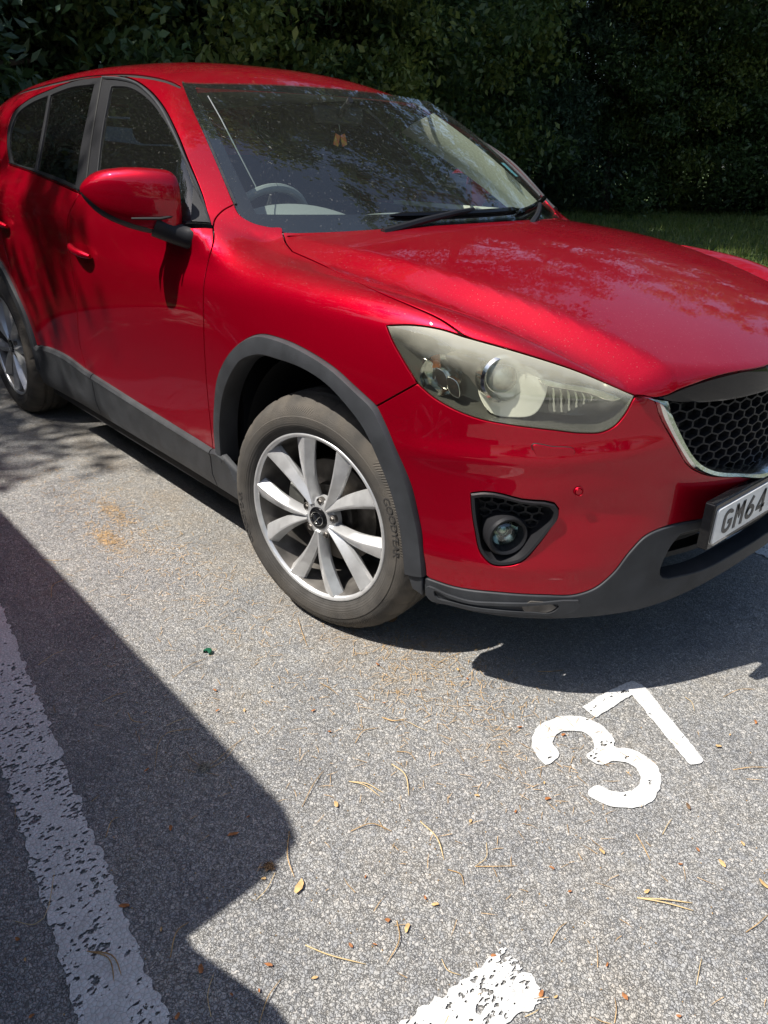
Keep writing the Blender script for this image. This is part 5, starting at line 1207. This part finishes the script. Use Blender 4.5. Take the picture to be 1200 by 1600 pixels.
scrap(525, 1259, .0060, 'scale_tan', 'leaf_scrap', 'pale orange flake in the middle of the tarmac')
scrap(636, 1452, .0050, 'scale_tan', 'leaf_scrap', 'yellowish twisted flake right of the bent brown needle', elong=2.4)
scrap(195, 1418, .0060, 'scale', 'leaf_scrap', 'curled rust brown leaf scrap touching the right edge of the bay line', elong=2.)
scrap(314, 1517, .0060, 'scale', 'leaf_scrap', 'rust brown leaf scrap in the shade by the bottom edge')
scrap(267, 1296, .0050, 'scale', 'leaf_scrap', 'rust brown flake in the middle of the shadow'); scrap(364, 1306, .0055, 'scale', 'leaf_scrap', 'long brown flake near the rounded shadow corner', elong=2.2)
scrap(1128, 1352, .0060, 'scale_tan', 'leaf_scrap', 'orange pointed leaf scrap at the right side, below the digits'); scrap(1193, 1384, .0060, 'scale_tan', 'leaf_scrap', 'orange leaf scrap cut by the right edge', elong=2.)
scrap(1122, 1168, .0055, 'scale_tan', 'leaf_scrap', 'orange flake right of the foot of the 7'); scrap(1075, 1262, .0050, 'cone', 'leaf_scrap', 'dark brown dead insect shaped scrap right of the 3', elong=2.2)
for i, (x, y) in enumerate([(252, 1455), (362, 1556), (278, 1590), (40, 1502), (28, 1470), (50, 1590), (228, 1115), (230, 1205), (388, 1278), (412, 1375), (571, 1372), (586, 1478), (492, 1530), (420, 1510), (405, 1550), (780, 1170), (812, 1138), (855, 1250), (735, 1285), (862, 1358), (845, 1555), (868, 1560), (976, 1560), (805, 1270), (850, 1225), (948, 1510), (1062, 1352), (1010, 1395), (890, 1395), (490, 1112), (382, 1112), (340, 1112), (336, 1080), (425, 1075), (600, 1100), (650, 1080), (680, 1415), (770, 1495), (664, 1405), (1160, 1320), (1090, 1330), (515, 1145), (940, 1332), (880, 1150), (1060, 1590), (745, 1245), (548, 1480), (590, 1040), (715, 1048), (730, 1062), (1180, 1130), (1140, 1150)]):
    scrap(x, y, (.0022+.0028*random.random()), 'scale' if i % 3 else 'scale_tan', 'leaf_scrap')
def cone(x, y, r, label, nm='pine_cone'):
    r_ = empty(nm, gp3(x, y, r*.8)); r_.rotation_euler = (R(70), .3, R(40)); tag(r_, label, nm.replace('_', ' ')); body = []
    for i in range(70):
        t = i/70; a = i*2.39996; rad = r*(.35+.65*math.sin(math.pi*(t*.85+.12))); z_ = (t-.5)*r*2.1
        e = np.array([math.cos(a), math.sin(a), .35]); s2 = np.array([-math.sin(a), math.cos(a), 0]); c = np.array([0, 0, z_]); w_ = r*.26
        body.append([c+e*rad*.5-s2*w_*.4, c+e*rad*.5+s2*w_*.4, c+e*rad+s2*w_+[0, 0, w_*.1], c+e*rad-s2*w_+[0, 0, w_*.1], c+e*rad*.98-[0, 0, w_*.5]])
    mb = MB()
    for b in body: mb.add(b, [(0, 1, 2, 3), (3, 2, 4), (0, 3, 4), (1, 4, 2), (0, 4, 1)])
    o = mb.build('cone_scales', 'cone', r_, smooth=False); MB().rings([[(math.cos(a)*q, math.sin(a)*q, z_) for a in np.linspace(0, 6.28, 9)[:-1]] for q, z_ in ((r*.15, -r), (r*.45, -r*.5), (r*.5, .2*r), (r*.2, r))], cap0=True, cap1=True).build('cone_core', 'cone', r_)
cone(611, 968, .020, 'brown open pine cone in the shade right behind the front tyre')
def tuft(x, y, r, n, label, nm, m_):
    rr_ = random.Random(x); c = gp3(x, y, .001); mb = MB()
    for k in range(n):
        a = rr_.uniform(0, 6.28); e = rr_.uniform(.1, 1.2); L_ = r*rr_.uniform(.5, 1.25); o_ = np.array([rr_.gauss(0, r*.3), rr_.gauss(0, r*.22), rr_.uniform(0, r*.3)]); d = np.array([math.cos(a)*math.cos(e), math.sin(a)*math.cos(e), math.sin(e)*.7])
        mb.tube([o_, o_+d*L_*.5+[0, 0, L_*.1], o_+d*L_+[0, 0, -L_*.12]], [.0011, .0009, .0003], 4)
    o = mb.build(nm, m_, smooth=False); o.location = c; tag(o, label, nm.replace('_', ' '))
M['fluff'] = mat('grey_fluff', (.30, .27, .22), rough=.9, var=.5, vscale=80)
tuft(421, 1356, .013, 70, 'dark brown seed tuft at the tip of the rounded shadow corner', 'seed_tuft', 'cone')
tuft(320, 1201, .018, 90, 'greyish dry tuft of debris with loose needles in the dark shadow', 'debris_tuft', 'fluff')
for q in ([(320, 1201), (340, 1190), (366, 1165), (382, 1156)], [(318, 1200), (300, 1190), (292, 1175)], [(322, 1204), (345, 1195), (372, 1160)]): needle(q, 0, .0009)
bcp = MB(); rr_ = .0135
bcp.rings([[(rr_*q*math.cos(a), rr_*q*math.sin(a), z_) for a in np.linspace(.3, 4.4, 16)] for q, z_ in ((1.05, 0), (1, .004), (.95, .009), (.75, .0105), (.02, .011))], closed=False); bcp.rings([[(rr_*q*math.cos(a), rr_*q*math.sin(a), z_) for a in np.linspace(.3, 4.4, 16)] for q, z_ in ((.95, 0), (.90, .007), (.02, .009))], closed=False)
o = bcp.build('plastic_cap', 'green'); o.location = gp3(325, 1021, .001); o.rotation_euler = (.15, .1, -.5); tag(o, 'broken dark green plastic cap on the sunlit tarmac left of the tyre', 'bottle cap')
# loose grit and needle crumbs: too many to count
r = np.random.default_rng(12); mb = MB()
def crumbs(n, cx, cy, sx, sy, kind):
    for i in range(n):
        x, y = r.normal(cx, sx), r.normal(cy, sy); a = r.uniform(0, 6.28)
        if kind == 'n':
            L_ = r.uniform(.008, .045); w_ = .0006; d = np.array([math.cos(a), math.sin(a)]); b = r.uniform(-.3, .3); d2 = np.array([math.cos(a+b), math.sin(a+b)]); nn = np.array([-d[1], d[0]])*w_; p0 = np.array([x, y]); p1 = p0+d*L_*.5; p2 = p1+d2*L_*.5
            z_ = .003+.002*r.random(); mb.add([(*(p0+nn), z_), (*(p0-nn), z_), (*(p1-nn), z_+.001), (*(p1+nn), z_+.001), (*p2, z_)], [(0, 1, 2, 3), (3, 2, 4)])
        else:
            s_ = r.uniform(.0008, .0026); mb.add([(x+s_*math.cos(a+t), y+s_*math.sin(a+t), .001) for t in (0, 2.1, 4.2)]+[(x, y, .001+s_*1.1)], [(0, 1, 3), (1, 2, 3), (2, 0, 3)])
crumbs(900, -1.0, -1.05, .45, .10, 'n'); crumbs(500, .45, -.78, .22, .10, 'n'); crumbs(500, .2, -1.0, .6, .25, 'n'); crumbs(900, .5, -1.1, .55, .35, 'g')
crumbs(260, -.95, -1.13, .06, .02, 'n'); crumbs(220, -1.15, -1.02, .08, .02, 'n')
tag(mb.build('needle_crumbs', 'needle', smooth=False), kind='stuff')
